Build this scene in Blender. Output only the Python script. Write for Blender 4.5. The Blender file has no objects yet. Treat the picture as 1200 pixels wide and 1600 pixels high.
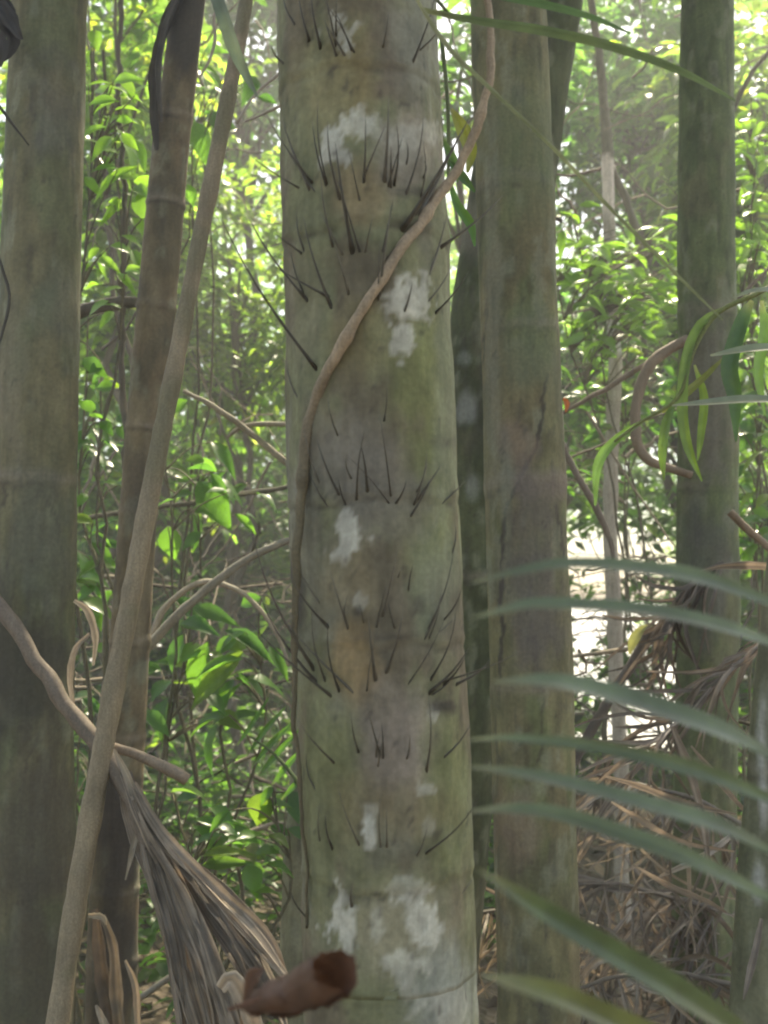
import bpy, math, random
import numpy as np
from mathutils import Vector, Matrix

# ------------------------------------------------------------------ camera
SC = bpy.context.scene
COL = SC.collection
CAM_LOC = np.array([0.0, 0.0, 1.5])
PITCH = math.radians(5.0)
cam_d = bpy.data.cameras.new('camera')
cam_o = bpy.data.objects.new('camera', cam_d)
COL.objects.link(cam_o)
cam_o.location = CAM_LOC
cam_o.rotation_euler = (math.radians(90) + PITCH, 0, 0)
cam_d.sensor_fit = 'VERTICAL'
cam_d.sensor_height = 36
cam_d.lens = 36
cam_d.clip_start = 0.02
cam_d.clip_end = 9000
cam_d.dof.use_dof = True
cam_d.dof.focus_distance = 1.75
cam_d.dof.aperture_fstop = 5.2
SC.camera = cam_o

# ------------------------------------------------------------------ light
SUN_EL, SUN_AZ = math.radians(60), math.radians(20)
world = bpy.data.worlds.new('World')
SC.world = world
world.use_nodes = True
wn = world.node_tree
sky = wn.nodes.new('ShaderNodeTexSky')
sky.sky_type = 'NISHITA'
sky.sun_disc = False
sky.sun_elevation = SUN_EL
sky.sun_rotation = SUN_AZ
sky.air_density = 1.0
sky.dust_density = 2.2
sky.ozone_density = 0.6
bgn = wn.nodes['Background']
bgn.inputs['Strength'].default_value = 0.15
wn.links.new(sky.outputs[0], bgn.inputs['Color'])
sun_d = bpy.data.lights.new('sun', 'SUN')
sun_d.energy = 5.0
sun_d.angle = math.radians(0.6)
sun_d.color = (1.0, 0.95, 0.86)
sun_o = bpy.data.objects.new('sun', sun_d)
COL.objects.link(sun_o)
sv = Vector((math.cos(SUN_EL) * math.sin(SUN_AZ), math.cos(SUN_EL) * math.cos(SUN_AZ), math.sin(SUN_EL)))
sun_o.rotation_euler = sv.to_track_quat('Z', 'Y').to_euler()
sun_o.location = sv * 60
SC.view_settings.view_transform = 'Standard'
SC.view_settings.look = 'None'
SC.view_settings.exposure = 1.6
SC.view_settings.use_white_balance = True
SC.view_settings.white_balance_temperature = 7900
SC.view_settings.white_balance_tint = 7
SC.view_settings.gamma = 1.0
SC.render.engine = 'CYCLES'
SC.cycles.max_bounces = 5
SC.cycles.diffuse_bounces = 3
SC.cycles.glossy_bounces = 2
SC.cycles.transmission_bounces = 4
SC.cycles.volume_bounces = 0
SC.cycles.use_adaptive_sampling = True
SC.cycles.adaptive_threshold = 0.03
SC.cycles.filter_width = 2.0
SC.cycles.use_denoising = True

# ------------------------------------------------------------------ helpers
rng = np.random.default_rng(11)
random.seed(5)
F_PX = 1600.0
FW = np.array([0, math.cos(PITCH), math.sin(PITCH)])
UP = np.array([0, -math.sin(PITCH), math.cos(PITCH)])
RT = np.array([1.0, 0, 0])

def ray(px, py):
    return FW + RT * (px - 600) / F_PX + UP * (800 - py) / F_PX

def P(px, py, d):
    """point at horizontal distance d in front of the camera"""
    r = ray(px, py)
    return CAM_LOC + r * (d / r[1])

def size(px, py, d, w):
    r = ray(px, py)
    return w / F_PX * d / r[1]

def to_px(V):
    q = V - CAM_LOC
    z = q @ FW
    z = np.where(np.abs(z) < 1e-4, 1e-4, z)
    return 600 + F_PX * (q @ RT) / z, 800 - F_PX * (q @ UP) / z

def hash3(i, j, k, s):
    h = (i * 374761393 + j * 668265263 + k * 2147483647 + s * 1274126177) & 0xFFFFFFFF
    h = ((h ^ (h >> 13)) * 1274126177) & 0xFFFFFFFF
    h = (h ^ (h >> 16)) & 0xFFFF
    return h / 65535.0

def vnoise(p, s=0):
    p = np.asarray(p, float)
    i = np.floor(p).astype(np.int64)
    f = p - i
    f = f * f * (3 - 2 * f)
    out = 0
    for a in (0, 1):
        for b in (0, 1):
            for c in (0, 1):
                w = (f[:, 0] if a else 1 - f[:, 0]) * (f[:, 1] if b else 1 - f[:, 1]) * (f[:, 2] if c else 1 - f[:, 2])
                out = out + w * hash3(i[:, 0] + a, i[:, 1] + b, i[:, 2] + c, s)
    return out

def fbm(p, s=0, o=4):
    p = np.asarray(p, float)
    r, a, t = 0, 1.0, 0
    for k in range(o):
        r = r + a * vnoise(p * (2 ** k) + 17.3 * k, s + k)
        t += a
        a *= 0.5
    return r / t

def sstep(a, b, x):
    t = np.clip((x - a) / (b - a), 0, 1)
    return t * t * (3 - 2 * t)

def make_mesh(name, V, F, mat=None, tint=None, smooth=True):
    """V (n,3); F list of (m,k) int arrays with k 3 or 4"""
    me = bpy.data.meshes.new(name)
    V = np.asarray(V, np.float32)
    me.vertices.add(len(V))
    me.vertices.foreach_set('co', V.ravel())
    if not isinstance(F, (list, tuple)):
        F = [F]
    F = [f for f in F if len(f)]
    nl = sum(f.size for f in F)
    npoly = sum(len(f) for f in F)
    me.loops.add(nl)
    me.loops.foreach_set('vertex_index', np.concatenate([f.ravel() for f in F]).astype(np.int32))
    me.polygons.add(npoly)
    tot = np.concatenate([np.full(len(f), f.shape[1]) for f in F]).astype(np.int32)
    st = np.concatenate([[0], np.cumsum(tot)[:-1]]).astype(np.int32)
    me.polygons.foreach_set('loop_start', st)
    me.polygons.foreach_set('loop_total', tot)
    me.polygons.foreach_set('use_smooth', np.full(npoly, smooth))
    me.update(calc_edges=True)
    me.validate()
    if tint is not None:
        ca = me.color_attributes.new('tint', 'FLOAT_COLOR', 'POINT')
        t = np.ones((len(V), 4), np.float32)
        t[:, :3] = tint
        ca.data.foreach_set('color', t.ravel())
    if mat:
        me.materials.append(mat)
    return me

def link(name, me, parent=None, kind=None, label=None, cat=None, group=None):
    o = bpy.data.objects.new(name, me)
    COL.objects.link(o)
    if parent is not None:
        o.parent = parent
    for k, v in (('kind', kind), ('label', label), ('category', cat), ('group', group)):
        if v:
            o[k] = v
    return o

def thing(name, label, cat, loc=(0, 0, 0), group=None):
    o = link(name, None, label=label, cat=cat, group=group)
    o.location = loc
    o.empty_display_size = 0.1
    return o

def part(name, me, root, kind=None, label=None):
    """mesh given in world coordinates, parented to an Empty without moving"""
    o = link(name, me, kind=kind, label=label)
    o.parent = root
    base = Vector(root.location) if root.parent is None else Vector(root.location) + Vector(root.parent.location)
    o.location = -base
    return o

class MB:
    """collects pieces of one mesh"""
    def __init__(s):
        s.V, s.Q, s.T, s.C, s.n = [], [], [], [], 0
    def add(s, V, Q=None, T=None, C=None):
        V = np.asarray(V, float)
        s.V.append(V)
        if Q is not None and len(Q):
            s.Q.append(np.asarray(Q) + s.n)
        if T is not None and len(T):
            s.T.append(np.asarray(T) + s.n)
        c = np.ones((len(V), 3)) if C is None else np.broadcast_to(np.asarray(C, float), (len(V), 3))
        s.C.append(c)
        s.n += len(V)
    def mesh(s, name, mat, smooth=True):
        F = []
        if s.Q:
            F.append(np.concatenate(s.Q))
        if s.T:
            F.append(np.concatenate(s.T))
        return make_mesh(name, np.concatenate(s.V), F, mat, np.concatenate(s.C), smooth)

def crom(pts, n):
    """Catmull-Rom resampling of control points (k,dim) to n points, evenly by chord"""
    pts = np.asarray(pts, float)
    if len(pts) == 2:
        t = np.linspace(0, 1, n)[:, None]
        return pts[0] * (1 - t) + pts[1] * t
    Q = np.vstack([2 * pts[0] - pts[1], pts, 2 * pts[-1] - pts[-2]])
    fine = []
    for i in range(1, len(Q) - 2):
        t = np.linspace(0, 1, 24, endpoint=(i == len(Q) - 3))[:, None]
        a, b, c, d = Q[i - 1], Q[i], Q[i + 1], Q[i + 2]
        fine.append(0.5 * (2 * b + (c - a) * t + (2 * a - 5 * b + 4 * c - d) * t ** 2 + (3 * b - a - 3 * c + d) * t ** 3))
    fine = np.vstack(fine)
    s = np.concatenate([[0], np.cumsum(np.linalg.norm(np.diff(fine[:, :3], axis=0), axis=1))])
    u = np.linspace(0, s[-1], n)
    return np.stack([np.interp(u, s, fine[:, k]) for k in range(fine.shape[1])], 1)

def frames(path):
    T = np.gradient(path, axis=0)
    T /= np.linalg.norm(T, axis=1)[:, None] + 1e-12
    N = np.zeros_like(T)
    ref = np.array([0, -1.0, 0]) if abs(T[0][1]) < 0.9 else np.array([1.0, 0, 0])
    n = ref - T[0] * (ref @ T[0])
    for i in range(len(T)):
        n = n - T[i] * (n @ T[i])
        n /= np.linalg.norm(n) + 1e-12
        N[i] = n
    return T, N, np.cross(T, N)

def tube_arr(path, rad, seg=8, cap=True):
    path = np.asarray(path, float)
    rad = np.broadcast_to(np.asarray(rad, float), (len(path),))
    T, N, B = frames(path)
    a = np.linspace(0, 2 * math.pi, seg, endpoint=False)
    V = (path[:, None] + rad[:, None, None] * (N[:, None] * np.cos(a)[None, :, None] + B[:, None] * np.sin(a)[None, :, None])).reshape(-1, 3)
    r, c = np.meshgrid(np.arange(len(path) - 1), np.arange(seg), indexing='ij')
    r, c = r.ravel(), c.ravel()
    c2 = (c + 1) % seg
    Q = np.stack([r * seg + c, r * seg + c2, (r + 1) * seg + c2, (r + 1) * seg + c], 1)
    Tn = []
    if cap:
        V = np.vstack([V, path[0], path[-1]])
        k = len(V)
        Tn = [(k - 2, (i + 1) % seg, i) for i in range(seg)] + [(k - 1, (len(path) - 1) * seg + i, (len(path) - 1) * seg + (i + 1) % seg) for i in range(seg)]
    return V, Q, np.array(Tn, int).reshape(-1, 3)

def unit(v):
    v = np.asarray(v, float)
    return v / (np.linalg.norm(v, axis=-1, keepdims=True) + 1e-12)

# ------------------------------------------------------------------ materials
def mat_new(name):
    m = bpy.data.materials.new(name)
    m.use_nodes = True
    nt = m.node_tree
    return m, nt, nt.nodes, nt.links, nt.nodes['Principled BSDF']

def mat_bark(name, scale=1.0, streak=0.35, bump=0.4, rough=0.85, base=None):
    m, nt, N, L, b = mat_new(name)
    tc = N.new('ShaderNodeTexCoord')
    mp = N.new('ShaderNodeMapping')
    mp.inputs['Scale'].default_value = (90 * scale, 90 * scale, 7 * scale)
    L.new(tc.outputs['Object'], mp.inputs['Vector'])
    n1 = N.new('ShaderNodeTexNoise')
    n1.inputs['Scale'].default_value = 1.0
    n1.inputs['Detail'].default_value = 6
    n1.inputs['Roughness'].default_value = 0.65
    L.new(mp.outputs[0], n1.inputs['Vector'])
    n2 = N.new('ShaderNodeTexNoise')
    n2.inputs['Scale'].default_value = 160 * scale
    n2.inputs['Detail'].default_value = 5
    L.new(tc.outputs['Object'], n2.inputs['Vector'])
    at = N.new('ShaderNodeAttribute')
    at.attribute_name = 'tint'
    mul = N.new('ShaderNodeMath'); mul.operation = 'MULTIPLY'
    L.new(n1.outputs['Fac'], mul.inputs[0]); L.new(n2.outputs['Fac'], mul.inputs[1])
    mr = N.new('ShaderNodeMapRange')
    mr.inputs['From Min'].default_value = 0.12
    mr.inputs['From Max'].default_value = 0.40
    mr.inputs['To Min'].default_value = 1 - streak
    mr.inputs['To Max'].default_value = 1 + streak * 0.7
    L.new(mul.outputs[0], mr.inputs['Value'])
    mx = N.new('ShaderNodeVectorMath'); mx.operation = 'SCALE'
    L.new(at.outputs['Color'], mx.inputs[0]); L.new(mr.outputs[0], mx.inputs['Scale'])
    L.new(mx.outputs[0], b.inputs['Base Color'])
    bp = N.new('ShaderNodeBump')
    bp.inputs['Strength'].default_value = bump
    bp.inputs['Distance'].default_value = 0.004
    L.new(mul.outputs[0], bp.inputs['Height'])
    L.new(bp.outputs[0], b.inputs['Normal'])
    b.inputs['Roughness'].default_value = rough
    b.inputs['Specular IOR Level'].default_value = 0.25
    return m

def mat_leaf(name, use_attr, cols=None, trans=0.58, rough=0.38, tr_gain=(3.2, 3.1, 1.7)):
    """leaf: reflects on top, lets light through; colour from the leaf's own tint"""
    m, nt, N, L, b = mat_new(name)
    if use_attr:
        at = N.new('ShaderNodeAttribute'); at.attribute_name = 'tint'
        col = at.outputs['Color']
    else:
        oi = N.new('ShaderNodeObjectInfo')
        cr = N.new('ShaderNodeValToRGB')
        els = cr.color_ramp.elements
        els[0].color = (*cols[0], 1); els[0].position = 0.0
        els[1].color = (*cols[-1], 1); els[1].position = 1.0
        for i, c in enumerate(cols[1:-1]):
            e = els.new((i + 1) / (len(cols) - 1)); e.color = (*c, 1)
        L.new(oi.outputs['Random'], cr.inputs['Fac'])
        col = cr.outputs['Color']
    tc = N.new('ShaderNodeTexCoord')
    nz = N.new('ShaderNodeTexNoise')
    nz.inputs['Scale'].default_value = 30
    nz.inputs['Detail'].default_value = 4
    L.new(tc.outputs['Object'], nz.inputs['Vector'])
    mr = N.new('ShaderNodeMapRange')
    mr.inputs['From Min'].default_value = 0.3; mr.inputs['From Max'].default_value = 0.7
    mr.inputs['To Min'].default_value = 0.75; mr.inputs['To Max'].default_value = 1.2
    L.new(nz.outputs['Fac'], mr.inputs['Value'])
    sc = N.new('ShaderNodeVectorMath'); sc.operation = 'SCALE'
    L.new(col, sc.inputs[0]); L.new(mr.outputs[0], sc.inputs['Scale'])
    L.new(sc.outputs[0], b.inputs['Base Color'])
    b.inputs['Roughness'].default_value = rough
    b.inputs['Specular IOR Level'].default_value = 0.5
    tg = N.new('ShaderNodeVectorMath'); tg.operation = 'MULTIPLY'
    tg.inputs[1].default_value = tr_gain
    L.new(sc.outputs[0], tg.inputs[0])
    tr = N.new('ShaderNodeBsdfTranslucent')
    L.new(tg.outputs[0], tr.inputs['Color'])
    mix = N.new('ShaderNodeMixShader')
    mix.inputs['Fac'].default_value = trans
    L.new(b.outputs[0], mix.inputs[1]); L.new(tr.outputs[0], mix.inputs[2])
    L.new(mix.outputs[0], N['Material Output'].inputs['Surface'])
    return m

M_BARK = mat_bark('palm_bark', 0.8, 0.22, 0.35)
M_BARK_FINE = mat_bark('sapling_bark', 1.3, 0.4, 0.5)
M_WOOD = mat_bark('dry_stem', 1.6, 0.3, 0.3, 0.7)
M_SPINE = mat_bark('black_spine', 2.0, 0.3, 0.2, 0.45)
M_LEAFMASS = mat_leaf('foliage_mass', True)
M_FROND = mat_leaf('palm_leaflet_green', True, trans=0.35, rough=0.3)
M_DRY = mat_leaf('dry_leaflet', True, trans=0.2, rough=0.7, tr_gain=(1.4, 1.2, 1.0))
M_LEAF_BROAD = mat_leaf('broad_leaf', False, [(.030, .085, .022), (.045, .115, .022), (.06, .14, .025), (.035, .09, .03), (.09, .15, .025)], rough=0.3)
M_LEAF_LIME = mat_leaf('lime_leaf', False, [(.08, .17, .028), (.10, .20, .035), (.12, .23, .04), (.06, .14, .028)], trans=0.5)

# ------------------------------------------------------------------ ground
def ground_z(x, y):
    p = np.stack([x * 0.6, y * 0.6, np.zeros_like(x)], 1)
    near = (fbm(p, 3, 3) - 0.5) * 0.25 * sstep(1.0, 3.0, np.hypot(x, y))
    slope = -0.09 * np.clip(y - 5, 0, 40) * sstep(5, 14, y)
    return near + slope

def build_ground():
    g = np.concatenate([-np.geomspace(4000, 14, 16), np.linspace(-12, 12, 90), np.geomspace(14, 4000, 16)])
    gy = np.concatenate([-np.geomspace(4000, 6, 14), np.linspace(-5, 20, 110), np.geomspace(21, 4000, 20)])
    X, Y = np.meshgrid(g, gy)
    x, y = X.ravel(), Y.ravel()
    z = ground_z(x, y)
    V = np.stack([x, y, z], 1)
    nx, ny = len(g), len(gy)
    r, c = np.meshgrid(np.arange(ny - 1), np.arange(nx - 1), indexing='ij')
    r, c = r.ravel(), c.ravel()
    Q = np.stack([r * nx + c, r * nx + c + 1, (r + 1) * nx + c + 1, (r + 1) * nx + c], 1)
    m, nt, N, L, b = mat_new('forest_floor')
    tc = N.new('ShaderNodeTexCoord')
    n1 = N.new('ShaderNodeTexNoise'); n1.inputs['Scale'].default_value = 5; n1.inputs['Detail'].default_value = 8
    n2 = N.new('ShaderNodeTexVoronoi'); n2.inputs['Scale'].default_value = 28
    L.new(tc.outputs['Object'], n1.inputs['Vector']); L.new(tc.outputs['Object'], n2.inputs['Vector'])
    cr = N.new('ShaderNodeValToRGB')
    cr.color_ramp.elements[0].color = (.045, .034, .022, 1); cr.color_ramp.elements[0].position = .35
    cr.color_ramp.elements[1].color = (.17, .13, .085, 1); cr.color_ramp.elements[1].position = .7
    L.new(n1.outputs['Fac'], cr.inputs['Fac'])
    # far ground coloured pale to imitate bright light in the gaps beyond the trees
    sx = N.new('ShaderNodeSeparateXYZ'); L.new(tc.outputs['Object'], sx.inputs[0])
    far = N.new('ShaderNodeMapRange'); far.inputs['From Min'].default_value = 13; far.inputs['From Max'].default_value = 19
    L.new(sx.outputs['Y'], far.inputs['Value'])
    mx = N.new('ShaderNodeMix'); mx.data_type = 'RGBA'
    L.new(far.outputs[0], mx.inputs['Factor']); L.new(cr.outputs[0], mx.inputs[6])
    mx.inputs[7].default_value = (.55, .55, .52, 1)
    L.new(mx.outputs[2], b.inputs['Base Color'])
    b.inputs['Roughness'].default_value = 0.9
    bp = N.new('ShaderNodeBump'); bp.inputs['Strength'].default_value = 0.6; bp.inputs['Distance'].default_value = 0.03
    L.new(n2.outputs['Distance'], bp.inputs['Height']); L.new(bp.outputs[0], b.inputs['Normal'])
    link('ground', make_mesh('ground', V, Q, m), kind='structure', label='brown forest floor sloping away to a clearing painted pale as bright light', cat='ground')
build_ground()

# ------------------------------------------------------------------ trunks
def extend(ctrl, ztop, dz=0.5):
    """ctrl (k,4): xyz+radius from low to high; continue to the ground and up to ztop"""
    c = np.asarray(ctrl, float)
    d = unit(c[1, :3] - c[0, :3]) if len(c) > 1 else np.array([0, 0, 1.0])
    d = d / d[2]
    zg = float(ground_z(np.array([c[0, 0]]), np.array([c[0, 1]]))[0]) - 0.08
    out = [c]
    if c[0, 2] > zg + 0.02:
        lo = c[0, :3] + d * (zg - c[0, 2])
        out.insert(0, np.array([[*lo, c[0, 3] * 1.06]]))
    if ztop > c[-1, 2]:
        u = unit(c[-1, :3] - c[-2, :3]); u = u / u[2]
        zs = np.arange(c[-1, 2] + dz, ztop + 0.01, dz)
        if len(zs) == 0:
            zs = np.array([ztop])
        k = np.linspace(1, 0.35, len(zs))[:, None]
        xy = c[-1, :3] + np.cumsum(np.concatenate([[zs[0] - c[-1, 2]], np.diff(zs)])[:, None] * (u * k + np.array([0, 0, 1.0]) * (1 - k)), axis=0)
        out.append(np.column_stack([xy, c[-1, 3] * np.linspace(1, 0.85, len(zs))]))
    return np.vstack(out)

def trunk_mesh(name, pxs, d, ztop, colour, seg=64, step=0.012, disp=None, mat=None):
    """pxs: (px, py, width_px[, depth]) from bottom to top"""
    ctrl = []
    for q in pxs:
        dd = q[3] if len(q) > 3 else d
        r = size(q[0], q[1], dd, q[2]) / 2
        ctrl.append([*P(q[0], q[1], dd), r])
    c = extend(ctrl, ztop)
    L = np.linalg.norm(np.diff(c[:, :3], axis=0), axis=1).sum()
    n = max(int(L / step), 8)
    R = crom(c, n)
    path, rad = R[:, :3], R[:, 3]
    T, N, B = frames(path)
    a = np.linspace(0, 2 * math.pi, seg, endpoint=False)
    Nn = (N[:, None] * np.cos(a)[None, :, None] + B[:, None] * np.sin(a)[None, :, None])
    V = path[:, None] + rad[:, None, None] * Nn
    q = V.reshape(-1, 3)
    ang = np.tile(a, n)
    zz = np.repeat(path[:, 2], seg)
    rr = np.repeat(rad, seg)
    px, py = to_px(q)
    front = (np.cos(ang) > -0.1)
    h, C = colour(q, ang, zz, px, py, front, rr)
    V2 = q + Nn.reshape(-1, 3) * h[:, None]
    i, j = np.meshgrid(np.arange(n - 1), np.arange(seg), indexing='ij')
    i, j = i.ravel(), j.ravel()
    j2 = (j + 1) % seg
    Q = np.stack([i * seg + j, i * seg + j2, (i + 1) * seg + j2, (i + 1) * seg + j], 1)
    top = np.vstack([V2, path[-1:]])
    k = len(V2)
    Tt = np.array([(k, (n - 1) * seg + s, (n - 1) * seg + (s + 1) % seg) for s in range(seg)])
    me = make_mesh(name, top, [Q, Tt], mat or M_BARK, np.vstack([C, C[-1:]]))
    return me, path, rad

def mixc(C, col, w):
    return C * (1 - w[:, None]) + np.asarray(col)[None] * w[:, None]

def ring(zz, ang, z0, w, tilt=0.0, ph=0.0):
    return np.exp(-((zz - z0 - tilt * np.cos(ang + ph)) / w) ** 2)

def bark_base(q, ang, zz, s, cols, scale=9.0):
    """patchy bark: list of linear colours blended by noise stretched along the stem"""
    p = q * np.array([scale, scale, scale * 0.55])
    C = np.broadcast_to(np.asarray(cols[0], float), (len(q), 3)).copy()
    for k, c in enumerate(cols[1:]):
        n = fbm(p * (1 + 0.35 * k), s + 11 * k, 4)
        C = mixc(C, c, sstep(0.47, 0.62, n) * 0.85)
    fine = fbm(q * np.array([60, 60, 14.0]), s + 5, 4)
    C = C * (0.72 + 0.56 * fine)[:, None]
    return C

def blob(px, py, x, y, rx, ry, nz, edge=0.35, amt=0.55):
    d = np.sqrt(((px - x) / rx) ** 2 + ((py - y) / ry) ** 2) + (nz - 0.5) * 2 * amt
    return 1 - sstep(1 - edge, 1 + edge, d)

OLIVE, GREY, BROWN, OCHRE = (.150, .150, .092), (.175, .168, .138), (.125, .103, .076), (.20, .155, .080)
MOSS, WHITE, PINK, DARK = (.150, .165, .070), (.44, .43, .40), (.27, .235, .21), (.055, .048, .038)

MAIN_D = 1.36
def main_colour(q, ang, zz, px, py, front, rr):
    C = bark_base(q, ang, zz, 3, [OLIVE, GREY, BROWN, (.165, .17, .105)], 10)
    nz = fbm(q * np.array([26, 26, 22.0]), 40, 4)
    nf = fbm(q * np.array([90, 90, 60.0]), 48, 3)
    nz = nz * 0.7 + nf * 0.3
    nl = fbm(q * np.array([46, 46, 40.0]), 90, 5) * .65 + fbm(q * np.array([130, 130, 110.0]), 95, 3) * .35
    f = front.astype(float)
    big = [(545, 115, 58, 70, OCHRE, .8), (500, 140, 45, 75, (.20, .19, .115), .6), (625, 90, 48, 80, (.13, .105, .09), .8),
           (665, 60, 45, 90, (.20, .205, .175), .7), (560, 300, 48, 45, (.215, .165, .105), .75), (640, 240, 48, 60, PINK, .75),
           (660, 600, 55, 120, MOSS, .7), (665, 780, 45, 130, (.165, .185, .085), .7), (570, 540, 50, 60, (.19, .165, .085), .5),
           (560, 730, 85, 70, (.165, .150, .135), .8), (620, 790, 60, 60, (.15, .135, .115), .7), (555, 1035, 32, 62, (.225, .165, .095), .85),
           (540, 905, 45, 60, (.19, .155, .10), .6), (680, 930, 40, 90, (.17, .185, .14), .6), (620, 1170, 70, 85, (.235, .20, .18), .75),
           (520, 1200, 45, 100, (.155, .16, .08), .7), (700, 1230, 35, 110, (.155, .175, .08), .7), (560, 1260, 55, 50, (.165, .14, .085), .6),
           (640, 1270, 60, 50, (.18, .145, .09), .6), (490, 1290, 35, 90, (.15, .155, .09), .5), (620, 1450, 80, 70, (.245, .22, .17), .7),
           (690, 1560, 55, 70, (.27, .285, .27), .8), (470, 480, 30, 90, (.18, .165, .12), .5), (700, 640, 20, 200, (.185, .195, .145), .6)]
    for x, y, rx, ry, c, a in big:
        C = mixc(C, np.array(c), blob(px, py, x, y, rx, ry, nz, .5, .9) * a * f)
    lich = [(535, 45, 24, 32, .75), (545, 75, 14, 14, .5), (520, 225, 30, 26, .95), (552, 200, 26, 30, .8), (585, 195, 14, 20, .4), (655, 210, 34, 18, .5), (628, 240, 20, 26, .4),
            (640, 468, 30, 32, .8), (628, 532, 16, 28, .75), (628, 566, 7, 9, .7), (543, 836, 23, 26, .95), (540, 870, 8, 10, .5), (577, 1310, 13, 26, .95),
            (580, 1275, 10, 16, .4), (531, 1450, 22, 45, .95), (655, 1450, 28, 44, .85), (640, 1505, 34, 34, .6), (590, 1445, 13, 24, .4), (668, 1290, 10, 12, .3),
            (640, 1385, 24, 16, .4), (700, 1580, 22, 44, .5), (680, 1110, 9, 12, .6), (665, 1232, 12, 8, .6), (562, 940, 8, 12, .4), (655, 1560, 25, 30, .5)]
    lm = np.zeros(len(q))
    for x, y, rx, ry, a in lich:
        bl = blob(px, py, x, y, rx, ry, nl, .18, 2.1) * a * f
        lm = np.maximum(lm, bl)
        wv = (.62 + .7 * nf * nl * 2)[:, None] * np.array(WHITE)
        C = C * (1 - bl[:, None]) + wv * bl[:, None]
    C = C * (.66 + .68 * fbm(q * np.array([55, 55, 34.0]), 61, 4))[:, None] * np.array([1.0, 1.0, .90])
    back = fbm(q * 14.0, 77, 4)
    C = mixc(C, np.array(WHITE), sstep(.66, .72, back) * 0.7 * (1 - f))
    speck = vnoise(q * 170, 9) * vnoise(q * 60, 10)
    C = mixc(C, np.array(DARK), sstep(.52, .7, speck) * 0.6)
    dk = [(463, 935, 14, 55, .95), (694, 1104, 20, 10, .9), (560, 955, 7, 9, .8), (640, 350, 35, 16, .55), (655, 945, 12, 16, .6), (600, 995, 42, 7, .5), (690, 690, 24, 10, .4), (645, 300, 30, 7, .6), (600, 1345, 20, 25, .35)]
    for x, y, rx, ry, a in dk:
        C = mixc(C, np.array(DARK), blob(px, py, x, y, rx, ry, nz, .5, .7) * a * f)
    h = (fbm(q * np.array([22, 22, 9.0]), 21, 4) - .5) * 0.013 + (nf - .5) * 0.0018 + lm * .0012
    for y0, tl in ((158, .010), (390, .014), (785, .008), (1000, .012), (1345, .008)):
        z0 = P(580, y0, MAIN_D)[2]
        wob = (fbm(np.stack([np.cos(ang) * 2, np.sin(ang) * 2, zz * 0], 1), int(y0), 3) - .5) * .03
        g = np.exp(-((zz - z0 - wob) / .006) ** 2)
        h = h + g * 0.0014 - np.exp(-((zz - z0 - wob + .011) / .005) ** 2) * .0018
        C = mixc(C, np.array((.07, .06, .045)), np.exp(-((zz - z0 - wob + .010) / .003) ** 2) * 0.6 * sstep(.48, .62, nz))
    return h, C

def palm_crown(root, top, n=11, L=2.4, seed=0, mat=None):
    """unseen feather fronds above the picture, built to shade the foreground: rachises and leaflets in two parts"""
    r = np.random.default_rng(seed)
    rb, lb = MB(), MB()
    for k in range(n):
        az = 2 * math.pi * k / n + r.uniform(-.2, .2)
        el = r.uniform(0.2, 1.1)
        d = np.array([math.cos(az), math.sin(az), 0])
        LL = L * r.uniform(.8, 1.15)
        t = np.linspace(0, 1, 14)
        path = top + d[None] * (LL * t * math.cos(el))[:, None] + np.array([0, 0, 1.0])[None] * (LL * (t * math.sin(el) - t * t * .75))[:, None]
        V, Q, T = tube_arr(path, np.linspace(.018, .004, 14), 5)
        rb.add(V, Q, T, (.10, .12, .05))
        tt = np.linspace(.15, .99, 34)
        base = np.stack([np.interp(tt, t, path[:, i]) for i in range(3)], 1)
        tan = unit(np.gradient(base, axis=0))
        for s in (-1, 1):
            side = unit(np.cross(tan, [0, 0, 1.0])) * s
            dr = unit(side * .85 + tan * .5 + np.array([0, 0, -.25]))
            ln = .50 * np.sin(np.pi * np.clip(tt, .1, .95)) ** .5
            w = unit(np.cross(dr, np.cross(tan, dr)))
            wv = np.cross(dr, w) * .02
            a0 = base
            a1 = base + dr * (ln * .5)[:, None] + wv
            a2 = base + dr * (ln * .5)[:, None] - wv
            a3 = base + dr * ln[:, None] + np.array([0, 0, -.10])
            V = np.stack([a0, a2, a3, a1], 1).reshape(-1, 3)
            Q = np.arange(len(V)).reshape(-1, 4)
            lb.add(V, Q, None, (.045, .10, .025))
    cr = part('crown', lb.mesh('crown', M_LEAFMASS), root, kind='stuff')
    part('frond_stalks', rb.mesh('frond_stalks', M_WOOD), root, kind='stuff')
    return cr

# the spiny palm in the middle
main_px = [(612, 1620, 272), (608, 1500, 270), (602, 1250, 268), (592, 950, 262), (582, 700, 262), (574, 450, 258), (563, 200, 252), (556, -20, 252)]
me, mpath, mrad = trunk_mesh('trunk', main_px, MAIN_D, 5.6, main_colour, seg=150, step=0.006)
MAIN = thing('spiny_palm', 'thick spiny palm trunk with white lichen patches in the middle', 'palm', mpath[0] + [0, 0, .08])
part('trunk', me, MAIN)
palm_crown(MAIN, mpath[-1], 12, 2.6, 1)

def main_surface(px, py):
    """where the sight line through a pixel meets the main trunk (for rooting spines and vines)"""
    r = ray(px, py); r = r / np.linalg.norm(r)
    best = None
    for t in np.linspace(MAIN_D - .2, MAIN_D + .35, 220):
        p = CAM_LOC + r * t
        i = np.argmin(np.abs(mpath[:, 2] - p[2]))
        dist = np.linalg.norm(p[:2] - mpath[i, :2])
        if dist <= mrad[i]:
            return p, unit(np.array([*(p[:2] - mpath[i, :2]), 0]))
        if best is None or dist < best[0]:
            best = (dist, p, i)
    i = best[2]
    nrm = unit(np.array([*(best[1][:2] - mpath[i, :2]), 0]))
    return np.array([*(mpath[i, :2] + nrm[:2] * mrad[i]), best[1][2]]), nrm

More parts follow.
